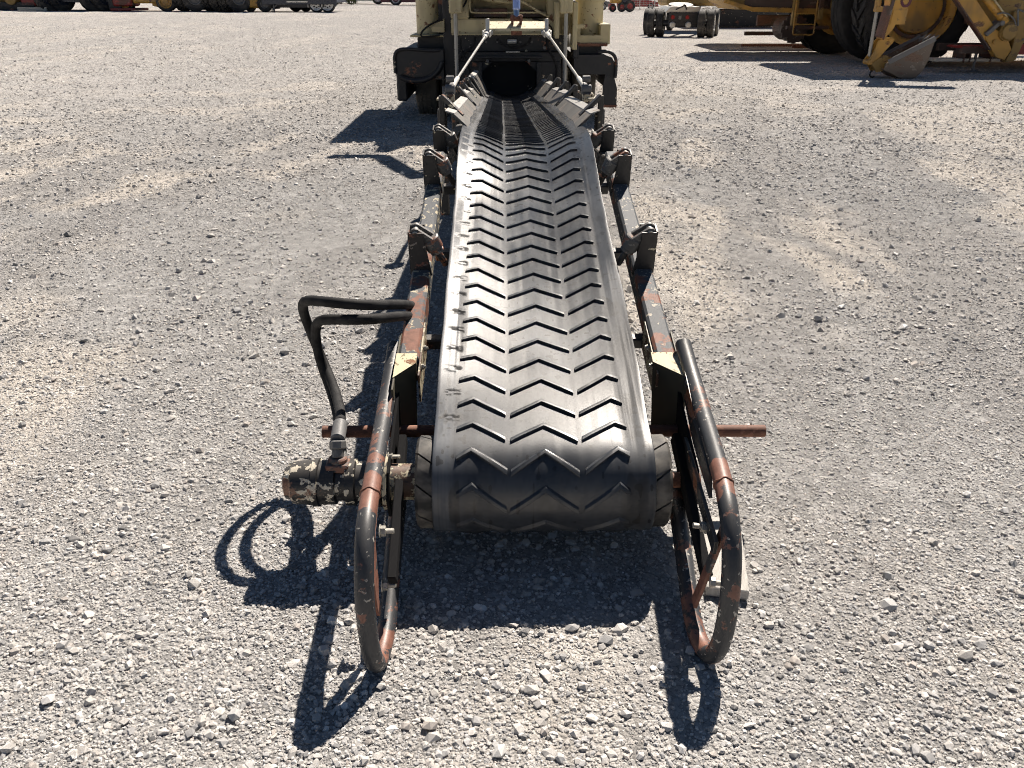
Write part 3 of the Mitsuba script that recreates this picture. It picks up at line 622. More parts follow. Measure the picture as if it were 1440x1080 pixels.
# grey plank left on the ground by the right guard
solo('wooden_plank', 'weathered grey wooden plank lying on the gravel behind the right tube guard', 'plank',
     frame_to(box(-.06, .06, -.19, .19, 0, .032, .003), trimesh.transformations.translation_matrix((.572, 2.17, float(ground_z(.572, 2.17)) + .008)) @ trimesh.transformations.rotation_matrix(-.18, (0, 0, 1))), 'm_plank', smooth=20)


# ------------------------------------------------------------------ wheels and tyres (axis along y unless told otherwise)
def tyre_mesh(R, w, ri, lugs=0, grooves=0, n=40, depth=0.03):
    prof = [(-w * .42, ri), (-w * .5, ri + (R - ri) * .35), (-w * .5, ri + (R - ri) * .65), (-w * .44, R * .97), (-w * .38, R - (depth if lugs else 0))]
    if grooves:
        for g in range(grooves):
            a = -w * .38 + w * .76 * (g + 1) / (grooves + 1)
            prof += [(a - w * .02, R), (a - w * .018, R - .015), (a + w * .018, R - .015), (a + w * .02, R)]
    prof += [(w * .38, R - (depth if lugs else 0)), (w * .44, R * .97), (w * .5, ri + (R - ri) * .65), (w * .5, ri + (R - ri) * .35), (w * .42, ri)]
    ms = [lathe(prof, n)]
    for k_ in range(lugs):
        for s_ in (-1, 1):
            t = (k_ + .25 * s_) * 2 * math.pi / lugs; t2 = t + 1.6 * math.pi / lugs
            pts = []
            for a, tt, rr in ((s_ * w * .03, t2, R), (s_ * w * .46, t, R * .985), (s_ * w * .03, t2, R - depth * 1.3), (s_ * w * .46, t, R - depth * 1.3)):
                for d in (-.22, .22):
                    an = tt + d * 2 * math.pi / lugs
                    pts.append((rr * math.cos(an), a, rr * math.sin(an)))
            ms.append(hull(pts))
    return cat(ms)
ROT = {'y': np.eye(4), 'x': AX_X}
def wheel(parent, c, R, w, ri, axis='y', mat_t='m_tyre', mat_r='m_yellow', face=-1, lugs=0, grooves=0, hub=0.35, bolts=0, turn=0.0, label=None, depth=0.03, n=40):
    A = trimesh.transformations.translation_matrix(c) @ trimesh.transformations.rotation_matrix(turn, (0, 0, 1)) @ ROT[axis]
    W_ = part(parent, 'wheel', frame_to(tyre_mesh(R, w, ri, lugs, grooves, n, depth), A), mat_t, smooth=40, label=label)
    f = face * w * .5
    rim = lathe([(f * .86, ri + .001), (f * .98, ri * 1.03), (f * 1.0, ri * .98), (f * .9, ri * .86), (f * .55, ri * .80), (f * .45, ri * .70), (f * .5, ri * hub * 1.05), (f * .80, ri * hub), (f * .86, ri * hub * .85), (f * .86, 0)], 36)
    if hub > .6: part(W_, 'hub_groove', frame_to(lathe([(f * .60, ri * .70), (f * .62, ri * .72), (f * .62, ri * .79), (f * .60, ri * .81)], 36), A), 'm_brown_steel', smooth=20)
    back = lathe([(-f * .86, ri + .001), (-f * .9, ri * .9), (-f * .2, ri * .8), (-f * .2, 0)], 30)
    rm = part(W_, 'rim', frame_to(cat([rim, back]), A), mat_r, smooth=35)
    if bolts:
        bs = []
        for k_ in range(bolts):
            t = 2 * math.pi * k_ / bolts; rr = ri * (hub + .16)
            bs.append(cyl((rr * math.cos(t), f * .46, rr * math.sin(t)), (rr * math.cos(t), f * .58, rr * math.sin(t)), ri * .035, 6))
        part(W_, 'wheel_nut_ring', frame_to(cat(bs), A), mat_r, stuff=True)
    return W_
def gz(x, y): return float(ground_z(x, y))

# ------------------------------------------------------------------ the milling machine the conveyor comes out of
MM = thing('milling_machine', 'cream road milling machine with black lower frame at the far end of the conveyor', 'machine')
# cream body: lower beam, side posts, upper panel leave a recess
BODY = part(MM, 'body', [box(-.75, .82, 12.0, 15.5, 1.12, 1.30, .012), box(-.75, -.52, 12.0, 15.5, 1.30, 1.62, .012), box(.50, .82, 12.0, 15.5, 1.30, 1.62, .012),
            box(-.75, .82, 12.0, 15.5, 1.62, 2.5, .02), box(-.52, .50, 12.5, 12.56, 1.295, 1.625, .004)], 'm_cream', smooth=20, label='cream painted steel body with a recess in its rear face')
part(BODY, 'recess_trim', [tube(spline([(-.50, 11.992, 1.60), (-.50, 11.992, 1.42), (-.488, 11.992, 1.385), (-.45, 11.992, 1.374), (0, 11.992, 1.372), (.48, 11.992, 1.372)], 40), .010, 8)], 'm_cream', smooth=50)
part(BODY, 'recess_pipe', [tube(spline([(-.48, 12.25, 1.56), (-.2, 12.15, 1.52), (.0, 12.2, 1.50), (.3, 12.3, 1.52)], 30), .03, 10), tube(spline([(.06, 12.1, 1.52), (.2, 12.05, 1.49), (.36, 11.97, 1.40), (.52, 11.96, 1.33)], 30), .016, 10)], 'm_cream', smooth=50)
part(BODY, 'recess_box', [box(-.46, -.02, 12.22, 12.48, 1.312, 1.42), box(.12, .46, 12.25, 12.48, 1.31, 1.40)], 'm_brown_steel', smooth=20)
part(BODY, 'ledge', box(-.74, .78, 11.93, 12.02, 1.108, 1.128, .003), 'm_cream', smooth=20)
part(BODY, 'cable', [tube(spline([(.30, 11.97, 1.30), (.47, 11.93, 1.26), (.56, 11.93, 1.17), (.53, 11.9, 1.05), (.46, 11.88, .98)], 40), .011, 8), tube(spline([(-.52, 11.95, 1.58), (-.56, 11.93, 1.48), (-.63, 11.93, 1.40)], 20), .012, 8)], 'm_hose', smooth=50)
# rod sleeves
for sgn, x in ((-1, -.665), (1, .705)):
    part(MM, 'guide_sleeve', [box(x - .075, x + .075, 11.42, 11.98, 1.375, 2.3, .012), box(x - .028, x + .012, 11.405, 11.42, 1.44, 2.1, .003)], 'm_cream', smooth=20)
    part(MM, 'guide_rod', cyl((x, 11.5, .57 if sgn > 0 else .62), (x, 11.5, 1.40), .024, 20), 'm_rod', smooth=50, label='%s upright bare steel guide rod' % ('right' if sgn > 0 else 'left'))
part(MM, 'guide_bracket', [box(.58, .63, 11.6, 11.98, 1.08, 1.5, .006), box(.80, .86, 11.6, 11.98, .95, 1.5, .006)], 'm_cream', smooth=20)
# black hitch frame round the opening that the belt comes out of
part(MM, 'opening_frame', [box(-.72, .76, 12.05, 12.6, .90, 1.115, .008), box(-.66, .68, 11.9, 12.6, .785, .90, .008), box(-.66, -.36, 11.9, 12.6, .22, .785, .008), box(.37, .68, 11.9, 12.6, .22, .785, .008), box(-.64, .66, 12.61, 13.4, .22, .86, .004), box(-.66, .68, 12.0, 13.5, .12, .22, .006)], 'm_black_machine', smooth=20, label='black steel frame round the dark belt opening')
part(MM, 'opening_gusset', [plate_xz([(-.36, .785), (-.36, .66), (-.22, .785)], 11.88, 11.92), plate_xz([(.37, .785), (.37, .66), (.23, .785)], 11.88, 11.92), box(-.42, .43, 11.80, 11.90, .835, .855, .003), box(-.40, -.35, 11.82, 11.9, .25, .785), box(.36, .41, 11.82, 11.9, .25, .785)], 'm_black_machine', smooth=20)
part(MM, 'hitch_pin', [cyl((-.02, 11.95, 1.03), (.10, 11.95, 1.03), .03, 18), box(-.04, .14, 11.86, 11.9, .90, .915)], 'm_silver', smooth=30)
for k_ in range(5): part(MM, 'frame_bolt', bolt((-.30 + .15 * k_, 12.05, 1.02), (0, -1, 0), .012, .01), 'm_grey_steel')
part(MM, 'side_plate', [box(-.86, -.66, 12.1, 13.6, .12, 1.6, .008), box(.68, .84, 12.15, 13.6, .12, .50, .008), box(.70, .76, 12.1, 12.2, .50, .92, .006)], 'm_black_machine', smooth=20)
part(MM, 'engine_housing', [box(-.80, .85, 13.2, 17.5, .55, 2.7, .03)], 'm_cream', smooth=20)
part(MM, 'canopy', [box(-1.15, .95, 12.6, 15.6, 2.86, 2.95, .02)] + [cyl((x, y, 2.3), (x, y, 2.88), .03) for x in (-1.05, .85) for y in (12.8, 15.4)], 'm_cream', smooth=30)
for k_, pts in enumerate([[(-.62, 11.86, 1.08), (-.60, 11.8, .9), (-.52, 11.78, .72), (-.55, 11.8, .45)], [(-.45, 11.86, 1.10), (-.47, 11.8, .98), (-.60, 11.8, .88), (-.66, 11.85, .6)], [(.50, 11.86, 1.09), (.52, 11.78, .92), (.60, 11.78, .78), (.58, 11.8, .5)], [(.28, 11.9, 1.08), (.20, 11.82, .99), (.02, 11.82, .97), (-.15, 11.9, 1.06)]]):
    part(MM, 'hydraulic_hose', tube(spline(pts, 30), .016, 10), 'm_hose', smooth=50)
for x, z in ((-.50, .96), (.46, .96), (-.28, .80), (.26, .80)):
    part(MM, 'hose_fitting', cyl((x, 11.9, z), (x, 11.83, z), .022, 6), 'm_grey_steel', smooth=30)
# left leg
LG = part(MM, 'leg_column', [cyl((-1.09, 12.55, 1.10), (-1.09, 12.55, 2.5), .155, 36), ], 'm_cream', smooth=50, label='round cream column of the left leg')
part(LG, 'column_casing', [box(-.96, -.80, 12.5, 12.9, 1.10, 2.4, .01)], 'm_black_machine', smooth=20)
part(LG, 'base_plate', [box(-1.30, -.84, 12.15, 12.9, 1.075, 1.10, .004)], 'm_cream', smooth=20)
part(LG, 'cap_box', [hull([(-1.00, 12.0, 1.14), (-.84, 12.0, 1.14), (-1.00, 12.2, 1.14), (-.84, 12.2, 1.14), (-1.0, 12.0, 1.20), (-.84, 12.0, 1.20), (-.95, 12.05, 1.26), (-.84, 12.05, 1.30), (-.95, 12.2, 1.26), (-.84, 12.2, 1.30)])], 'm_cream', smooth=20)
part(LG, 'cable', [tube(spline([(-.85, 12.05, 1.28), (-1.0, 12.0, 1.24), (-1.13, 11.98, 1.14), (-1.14, 12.0, 1.095), (-1.05, 12.0, 1.085), (-.9, 12.02, 1.10)], 40), .012, 8)], 'm_hose', smooth=50)
part(LG, 'pivot_block', [box(-1.22, -.80, 12.3, 12.9, .88, 1.075, .01)], 'm_black_machine', smooth=20)
def fender(xa, xb, y0, y1, zt, zb, r, sgn):
    P = [(xa, zb), (xa, zt - r)] + [(xa + r - r * math.cos(t), zt - r + r * math.sin(t)) for t in np.linspace(0, math.pi / 2, 8)] + [(xb, zt), (xb, zb)]
    return plate_xz(P, y0, y1)
part(LG, 'mudguard', [frame_to(fender(-1.50, -.86, 12.0, 13.9, .93, .62, .14, -1), np.eye(4)), hull([(-1.42, 12.0, .64), (-.86, 12.0, .64), (-1.30, 12.0, .56), (-.86, 12.0, .56), (-1.42, 13.9, .64), (-.86, 13.9, .64), (-1.30, 13.9, .56), (-.86, 13.9, .56)])], 'm_black_machine', smooth=30, label='black rounded mudguard over the left wheel')
part(LG, 'mudguard_rim', [tube(spline([(-1.50, 11.98, .64), (-1.495, 11.98, .86), (-1.44, 11.98, .925), (-1.2, 11.98, .93), (-.9, 11.98, .93)], 30), .022, 10), tube(spline([(-1.44, 11.97, .60), (-1.25, 11.96, .545), (-1.02, 11.95, .60), (-.88, 11.95, .78)], 30), .035, 10)], 'm_black_machine', smooth=50)
part(LG, 'side_flap', [box(-1.50, -1.36, 12.05, 13.8, .28, .70, .02)], 'm_black_machine', smooth=20)
LW = wheel(MM, (-1.15, 13.05, .475), .49, .33, .25, 'x', 'm_dusty_tyre', 'm_black_machine', -1, grooves=3, label='dusty grey left wheel under the black mudguard')
# right leg
RG = part(MM, 'leg_column', [lathe_at([(1.05, 0), (1.05, .175), (1.28, .175), (1.45, .18), (1.50, .18), (1.50, .195), (2.5, .195), (2.5, 0)], (1.09, 12.45, 0), 'z', 36) if False else cat([cyl((1.09, 12.45, 1.04), (1.09, 12.45, 1.50), .178, 36), cyl((1.09, 12.45, 1.50), (1.09, 12.45, 2.5), .20, 36)])], 'm_cream', smooth=50, label='round cream cylinder of the right leg')
part(RG, 'base_block', [box(1.20, 1.335, 12.1, 12.9, 1.00, 1.235, .01), box(.92, 1.335, 12.1, 12.2, .985, 1.10, .008), box(.90, .94, 12.1, 12.6, .985, 1.20, .006)], 'm_cream', smooth=20)
part(RG, 'base_rim', [box(.90, 1.30, 12.06, 12.16, .965, 1.0, .004)], 'm_rust', smooth=20)
part(RG, 'side_arm', [bar((.68, 11.95, 1.205), (1.02, 12.0, 1.21), .03, .05)], 'm_cream', smooth=20)
part(RG, 'pivot_block', [box(.90, 1.24, 12.2, 12.9, .80, .985, .01), box(.84, .92, 12.0, 12.4, .82, .98, .01)], 'm_black_machine', smooth=20)
part(RG, 'mudguard', [plate_xz([(.86, .62), (.86, .86), (1.27, .86), (1.36, .83), (1.405, .76), (1.41, .44), (1.30, .44), (1.28, .62)], 12.02, 13.9)], 'm_black_machine', smooth=30, label='black mudguard over the right wheel')
part(RG, 'mudguard_rim', [tube(spline([(1.17, 11.98, .90), (1.29, 11.98, .905), (1.38, 11.98, .86), (1.415, 11.98, .76), (1.41, 11.98, .58)], 30), .022, 10)], 'm_black_machine', smooth=50)
part(RG, 'side_flap', [plate_xz([(1.28, .62), (1.41, .56), (1.445, .44), (1.45, .22), (1.25, .22), (1.26, .50)], 12.0, 12.05)], 'm_black_machine', smooth=20)
part(RG, 'flap_edge', [box(1.25, 1.45, 11.99, 12.055, .20, .235, .004)], 'm_rust', smooth=20)
wheel(MM, (1.06, 13.05, .475), .49, .33, .25, 'x', 'm_dusty_tyre', 'm_black_machine', 1, grooves=3, label='dusty grey right wheel under the black mudguard')
for sgn, x in ((-1, -1.15), (1, 1.06)):
    wheel(MM, (x, 17.0, .475), .49, .33, .25, 'x', 'm_dusty_tyre', 'm_black_machine', sgn, grooves=3)
# lifting bar on its cylinder
def lay(m):
    m = cat(list(m)) if isinstance(m, (list, tuple)) else m.copy(); m.vertices = set_out(m.vertices); return m
LB = part(MM, 'lifting_bar', lay([hull([(a, y, z) for a in (-.22, .345) for y, z in ((9.40, 1.25), (9.40, 1.275), (9.56, 1.338), (9.56, 1.25))])]), 'm_cream_gusset', smooth=20, label='cream cross bar hanging on the lifting cylinder')
part(LB, 'bar_foot', lay([box(.00, .11, 9.44, 9.56, 1.21, 1.262, .004)]), 'm_rust', smooth=20)
part(LB, 'clevis', lay([box(.0, .025, 9.43, 9.53, 1.31, 1.40), box(.085, .11, 9.43, 9.53, 1.31, 1.40), cyl((-.01, 9.47, 1.37), (.12, 9.47, 1.37), .028)]), 'm_rust', smooth=30)
LC = part(MM, 'lifting_cylinder', lay(cyl((.055, 9.5, 1.45), (.055, 10.0, 2.75), .038, 24)), 'm_blue_cylinder', smooth=50, label='blue lifting cylinder with bare steel end')
part(LC, 'cylinder_rod', lay(cyl((.055, 9.47, 1.37), (.055, 9.52, 1.46), .03, 20)), 'm_chrome', smooth=50)
part(LC, 'cylinder_bracket', [bar((-.40, 11.7, 2.98), (.10, 10.5, 2.92), .16, .12), bar((-.95, 11.75, 2.98), (-.36, 11.7, 2.98), .14, .12)], 'm_cream', smooth=20)

# ------------------------------------------------------------------ right: backhoe with its bucket resting on the gravel
BH = thing('backhoe', 'dirty yellow backhoe whose digging bucket rests on the gravel before a huge wheel', 'backhoe')
yb = 18.7
def xz_plate(poly, y0, y1): return plate_xz(poly, y0, y1)
DPR = part(BH, 'dipper_arm', [xz_plate([(7.66, .74), (7.83, .95), (7.86, 1.04), (8.02, 1.05), (8.12, 2.4), (7.55, 2.4), (7.72, 1.05), (7.62, .76)], yb - .14, yb + .14)], 'm_yellow', smooth=20, label='yellow dipper arm with a dark zero on it')
part(DPR, 'edge_plate', [xz_plate([(7.60, .80), (7.66, .74), (7.79, 1.75), (7.73, 1.75)], yb - .17, yb + .17)], 'm_brown_steel', smooth=20)
part(DPR, 'seam_plate', [xz_plate([(7.74, 1.03), (8.03, 1.03), (8.05, 1.30), (7.77, 1.30)], yb - .155, yb + .155)], 'm_yellow', smooth=20)
zero = meshkit.text_mesh('0', .30, .004, bold=True)
zero.apply_transform(np.array([[1, 0, 0, 7.84], [0, 0, -1, yb - .143], [0, 1, 0, 1.355], [0, 0, 0, 1.0]]))
part(DPR, 'lettering', zero, 'm_maroon', smooth=False)
part(BH, 'bucket_cylinder', [cyl((7.49, yb, 1.30), (7.47, yb, 2.3), .062, 20), box(7.44, 7.58, yb - .07, yb + .07, 1.26, 1.36, .01)], 'm_yellow', smooth=40)
part(BH, 'bucket_cylinder_rod', [cyl((7.485, yb, .42), (7.49, yb, 1.30), .036, 18)], 'm_rod', smooth=50)
part(BH, 'bucket_link', [xz_plate([(7.42, .34), (7.44, .27), (7.55, .26), (7.66, .42), (7.90, .72), (7.86, .78), (7.72, .80), (7.58, .72), (7.52, .50)], yb - .12, yb - .08), xz_plate([(7.42, .34), (7.44, .27), (7.55, .26), (7.66, .42), (7.90, .72), (7.86, .78), (7.72, .80), (7.58, .72), (7.52, .50)], yb + .08, yb + .12),
     cyl((7.47, yb - .14, .31), (7.47, yb + .14, .31), .05, 18), cyl((7.82, yb - .14, .72), (7.82, yb + .14, .72), .05, 18)], 'm_yellow', smooth=30)
part(BH, 'bucket_ear', [xz_plate([(7.50, .28), (7.62, .12), (7.74, .14), (7.90, .40), (7.74, .46), (7.60, .36)], yb - .15, yb - .125), xz_plate([(7.50, .28), (7.62, .12), (7.74, .14), (7.90, .40), (7.74, .46), (7.60, .36)], yb + .125, yb + .15), cyl((7.76, yb - .16, .40), (7.76, yb + .16, .40), .05, 18)], 'm_yellow_dirty', smooth=30)
BKT_SIDE = [(7.70, .18), (7.72, .30), (8.62, .76), (8.63, .70), (8.57, .36), (8.50, .16), (8.38, .03), (8.22, .005), (8.05, .02), (7.90, .10)]
part(BH, 'bucket', [xz_plate(BKT_SIDE, yb - .32, yb - .295), xz_plate(BKT_SIDE, yb + .295, yb + .32),
     xz_plate([(8.62, .76), (8.63, .70), (8.57, .36), (8.50, .16), (8.38, .03), (8.22, .005), (8.05, .02), (7.90, .10), (7.70, .18), (7.70, .21), (7.92, .13), (8.06, .05), (8.21, .035), (8.36, .06), (8.47, .18), (8.54, .37), (8.59, .70)], yb - .295, yb + .295)], 'm_bucket', smooth=25, label='bare steel digging bucket resting on the ground')
for e_ in (-.335, .335): part(BH, 'bucket_side_edge', bar((7.76, yb + e_, .33), (8.63, yb + e_, .775), .02, .10), 'm_grey_steel', smooth=20)
for k_ in range(4): part(BH, 'bucket_tooth', [hull([(8.58, yb - .27 + .18 * k_ + a, .72 + c) for a in (-.04, .04) for c in (-.03, .03)] + [(8.72, yb - .27 + .18 * k_ + a, .84) for a in (-.03, .03)])], 'm_grey_steel', smooth=20)
part(BH, 'bucket_hook', [tube(spline([(7.60, yb, .14), (7.56, yb, .06), (7.60, yb, .015), (7.66, yb, .04)], 20), .016, 8)], 'm_black_steel', smooth=50)
part(BH, 'boom', [bar((7.8, yb + .02, 2.3), (9.2, yb, 2.75), .30, .36)], 'm_yellow', smooth=20)
# stabiliser leg and rear frame
ST = part(BH, 'stabiliser_leg', [bar((9.02, 19.5, 2.1), (10.30, 19.5, .78), .16, .30)], 'm_yellow', smooth=20, label='slanting yellow stabiliser leg')
part(ST, 'leg_edge', [bar((8.89, 19.49, 2.02), (10.35, 19.49, .50), .19, .03)], 'm_brown_steel', smooth=20)
part(ST, 'leg_cylinder', [cyl((9.55, 19.45, 1.95), (10.52, 19.45, 1.07), .075, 20), cyl((10.45, 19.45, 1.13), (10.56, 19.45, 1.03), .10, 20)], 'm_yellow', smooth=40)
part(ST, 'cylinder_pipe', [tube(np.array([(9.75, 19.36, 1.90), (10.1, 19.36, 1.55), (10.52, 19.36, 1.15)]), .018, 8)], 'm_cream', smooth=50)
part(ST, 'leg_collar', [bar((10.16, 19.44, .80), (10.38, 19.44, 1.02), .22, .08), cyl((10.42, 19.28, 1.03), (10.42, 19.62, 1.03), .05, 14)], 'm_grey_steel', smooth=20)
part(ST, 'leg_foot', [xz_plate([(10.18, .74), (10.36, .90), (10.62, .80), (10.80, .50), (10.70, .30), (10.50, .36)], 19.40, 19.60), cyl((10.40, 19.36, .66), (10.40, 19.64, .66), .05, 16)], 'm_yellow', smooth=25)
part(BH, 'swing_frame', [xz_plate([(10.60, 1.02), (10.84, 1.10), (10.98, .96), (11.02, .70), (10.92, .30), (10.72, .26), (10.80, .55), (10.80, .80)], 19.38, 19.62), cyl((10.62, 19.34, .86), (10.62, 19.60, .86), .19, 28), bar((10.95, 19.5, .75), (11.5, 19.5, .70), .1, .2)], 'm_yellow_dirty', smooth=30)
part(BH, 'swing_frame_cap', [lathe_at([(-.03, 0), (-.03, .15), (0, .17), (.03, .17), (.03, 0)], (10.62, 19.31, .86), 'y', 28)], 'm_yellow_dirty', smooth=35)
part(BH, 'rear_frame', [box(10.55, 13.5, 19.9, 21.2, .95, 2.2, .02), box(10.9, 13.5, 19.8, 19.9, 1.0, 1.25, .01)], 'm_yellow_dirty', smooth=20)
part(BH, 'hydraulic_line', [tube(spline([(10.3, 19.35, 1.2), (10.45, 19.3, 1.22), (10.62, 19.28, 1.12), (10.72, 19.3, .95)], 30), .016, 8), tube(spline([(11.0, 19.4, .95), (11.1, 19.38, .85), (11.05, 19.36, .76), (10.95, 19.36, .70)], 30), .016, 8), tube(spline([(10.70, 19.33, 1.30), (10.78, 19.33, .98)], 12), .02, 8), tube(spline([(10.70, 19.33, 1.30), (11.02, 19.33, 1.18)], 12), .016, 8)], 'm_grey_steel', smooth=50)
wheel(BH, (12.6, 20.6, gz(12.6, 20.6) + .72), .74, .45, .36, 'y', 'm_tyre', 'm_yellow', -1, lugs=20)
wheel(BH, (15.2, 20.6, gz(15.2, 20.6) + .50), .52, .34, .25, 'y', 'm_tyre', 'm_yellow', -1, lugs=18)
part(BH, 'cab', [box(11.2, 14.0, 19.9, 21.2, 2.2, 2.9, .03), box(12.6, 15.6, 20.0, 21.1, 1.0, 1.7, .03)], 'm_yellow', smooth=20)

# a trailer's red tongue with its jack, low in front of the backhoe's rear end
RT = thing('red_trailer', 'low red trailer with pale deck planks and a jack stand, below the backhoe', 'trailer')
part(RT, 'tongue', [hull([(9.62, 19.9, .555), (9.72, 19.84, .585), (9.72, 19.96, .585), (9.95, 19.82, .575), (9.95, 19.98, .575), (9.95, 19.84, .51), (9.95, 19.96, .51), (9.72, 19.88, .53)]), box(9.93, 11.9, 19.84, 19.98, .505, .575)], 'm_red', smooth=30)
part(RT, 'frame_rail', [box(9.90, 13.0, 19.84, 20.0, .40, .56, .006), box(9.95, 13.0, 20.9, 21.05, .40, .56, .006)], 'm_brown_steel', smooth=20)
part(RT, 'red_rail', [box(10.95, 13.0, 19.80, 19.86, .38, .60, .006)], 'm_red', smooth=20)
for k_ in range(2): part(RT, 'deck_plank', [box(9.40, 11.05 + k_ * .2, 19.86 + .24 * k_, 20.08 + .24 * k_, .235, .295, .006)], 'm_timber', smooth=20)
for x in (10.03, 10.16, 10.62, 10.92): part(RT, 'plank_strap', [box(x, x + .03, 19.83, 20.36, .225, .44, .003)], 'm_brown_steel', smooth=20)
part(RT, 'jack_stand', [cyl((10.31, 19.88, .05), (10.31, 19.88, .50), .03, 16), hull([(10.17, 19.8, .03), (10.45, 19.8, .03), (10.17, 19.96, .03), (10.45, 19.96, .03), (10.26, 19.84, .055), (10.36, 19.84, .055), (10.26, 19.92, .055), (10.36, 19.92, .055)])], 'm_grey_steel', smooth=30)
part(RT, 'stand_bar', [box(11.0, 13.2, 19.7, 19.78, .32, .36)], 'm_white_paint', smooth=20)
wheel(RT, (12.9, 19.95, gz(12.9, 19.95) + .33), .34, .2, .2, 'y', 'm_tyre', 'm_silver', -1)

# ------------------------------------------------------------------ right: the earthmover with huge wheels behind the backhoe
EM = thing('earthmover', 'huge yellow earthmover on man-high tyres standing behind the backhoe', 'earthmover')
wheel(EM, (9.55, 21.75, 1.30), 1.30, .85, .83, 'y', 'm_huge_tyre', 'm_yellow', -1, lugs=22, hub=.66, bolts=28, depth=.06, n=56, label='huge front wheel with dirty yellow rim behind the bucket')
wheel(EM, (9.64, 23.4, 1.30), 1.30, .85, .745, 'y', 'm_huge_tyre', 'm_huge_tyre', -1, grooves=2, hub=.5, n=56)
wheel(EM, (14.8, 21.75, 1.30), 1.30, .85, .745, 'y', 'm_huge_tyre', 'm_yellow', -1, lugs=22, hub=.66, depth=.06, n=56)
part(EM, 'body', [box(7.4, 16.5, 20.9, 25.0, 2.75, 3.6, .05), box(8.6, 16.5, 22.3, 25.0, 1.75, 2.75, .05), box(9.2, 15.5, 22.4, 24.6, 1.1, 1.75, .04)], 'm_yellow', smooth=20)  # top block is unseen, stretched out over the wheels to shade them
part(EM, 'axle', [cyl((9.78, 21.9, 1.3), (9.78, 25.2, 1.3), .3, 24), cyl((14.8, 21.9, 1.3), (14.8, 25.2, 1.3), .3, 24)], 'm_brown_steel')
SC = thing('scraper', 'long yellow scraper with low brown bowl and ladder, left of the huge wheel', 'scraper')
BOWL = part(SC, 'bowl', [hull([(6.10, 25.6, 1.45), (6.10, 25.6, 3.0), (6.5, 25.6, 1.19), (11.5, 25.6, 1.10), (11.5, 25.6, 3.0), (6.10, 28.2, 1.45), (6.10, 28.2, 3.0), (6.5, 28.2, 1.19), (11.5, 28.2, 1.10), (11.5, 28.2, 3.0)])], 'm_yellow_dirty', smooth=20)
part(BOWL, 'bowl_plate', [hull([(6.6, 25.55, 1.27), (6.6, 25.55, 2.4), (9.6, 25.55, 2.4), (9.6, 25.55, 1.20), (6.6, 25.59, 1.27), (6.6, 25.59, 2.4), (9.6, 25.59, 2.4), (9.6, 25.59, 1.20)])], 'm_brown_steel', smooth=20)
part(BOWL, 'lower_edge', [bar((6.0, 25.5, 1.42), (6.8, 25.5, 1.20), .12, .10), bar((6.8, 25.5, 1.20), (10.2, 25.5, 1.12), .12, .12)], 'm_yellow', smooth=20)
part(SC, 'side_frame', [box(8.9, 12.5, 25.0, 25.4, 1.19, 2.6, .02), box(7.88, 8.02, 25.3, 25.45, .70, 2.2, .01), box(8.48, 8.60, 25.0, 25.2, .95, 2.2, .01)], 'm_yellow_dirty', smooth=20)
part(SC, 'ladder', [tube(np.array([(7.88, 25.1, 1.7), (7.88, 25.1, .60), (7.91, 25.1, .57), (8.40, 25.1, .57), (8.45, 25.1, .60), (8.45, 25.1, 1.7)]), .022, 8), bar((7.88, 25.1, 1.10), (8.45, 25.1, 1.10), .1, .03), bar((7.88, 25.1, .83), (8.45, 25.1, .83), .03, .03)], 'm_yellow', smooth=40, label='yellow access ladder hanging below the frame')
wheel(SC, (9.42, 26.4, 1.24), 1.24, .75, .70, 'y', 'm_huge_tyre', 'm_yellow', -1, lugs=20, hub=.5, depth=.05, n=48, label='scraper wheel with yellow rim behind the ladder')
wheel(SC, (11.4, 29.8, 1.10), 1.10, .75, .62, 'y', 'm_huge_tyre', 'm_yellow', -1, lugs=20, hub=.5, depth=.05, n=48)
part(SC, 'cutting_drum', [lathe_at([(-.5, 0), (-.5, .33), (.5, .33), (.5, 0)], (8.1, 26.2, .70), 'y', 20)] + [hull([(8.1 + .33 * math.cos(t) + .05 * a, 25.72 + b_, .70 + .33 * math.sin(t) + .05 * c) for a in (-1, 1) for b_ in (-.04, .04) for c in (-1, 1)]) for t in np.linspace(0, 2 * math.pi, 18)[:-1]], 'm_brown_steel', smooth=30)
part(SC, 'push_beam', [box(7.75, 8.9, 25.25, 25.4, .70, .79, .01)], 'm_brown_steel', smooth=20)
GR = thing('grader', 'brown and yellow machine frame raised high, standing behind the scraper', 'machine')
part(GR, 'main_frame', [hull([(7.3, 29.6, 1.42), (7.3, 29.6, 2.6), (7.9, 29.6, 1.22), (14, 29.6, 1.2), (14, 29.6, 2.6), (7.3, 33, 1.42), (7.3, 33, 2.6), (7.9, 33, 1.22), (14, 33, 1.2), (14, 33, 2.6)])], 'm_yellow_dirty', smooth=20)
part(GR, 'blade', [box(8.4, 12.0, 30.6, 30.75, .62, .95, .02), box(8.2, 11.5, 31.2, 31.35, .30, .42, .01)], 'm_brown_steel', smooth=20)
for x in (12.6, 14.0): wheel(GR, (x, 31.6, .75), .75, .45, .4, 'y', 'm_huge_tyre', 'm_yellow', -1, lugs=18)
solo('steel_channel', 'rusty steel channel lying on the gravel behind the tractor unit', 'beam', [box(7.6, 10.6, 29.2, 29.3, .05, .12), box(9.1, 10.4, 28.7, 28.85, .03, .13)], 'm_rust', smooth=20)

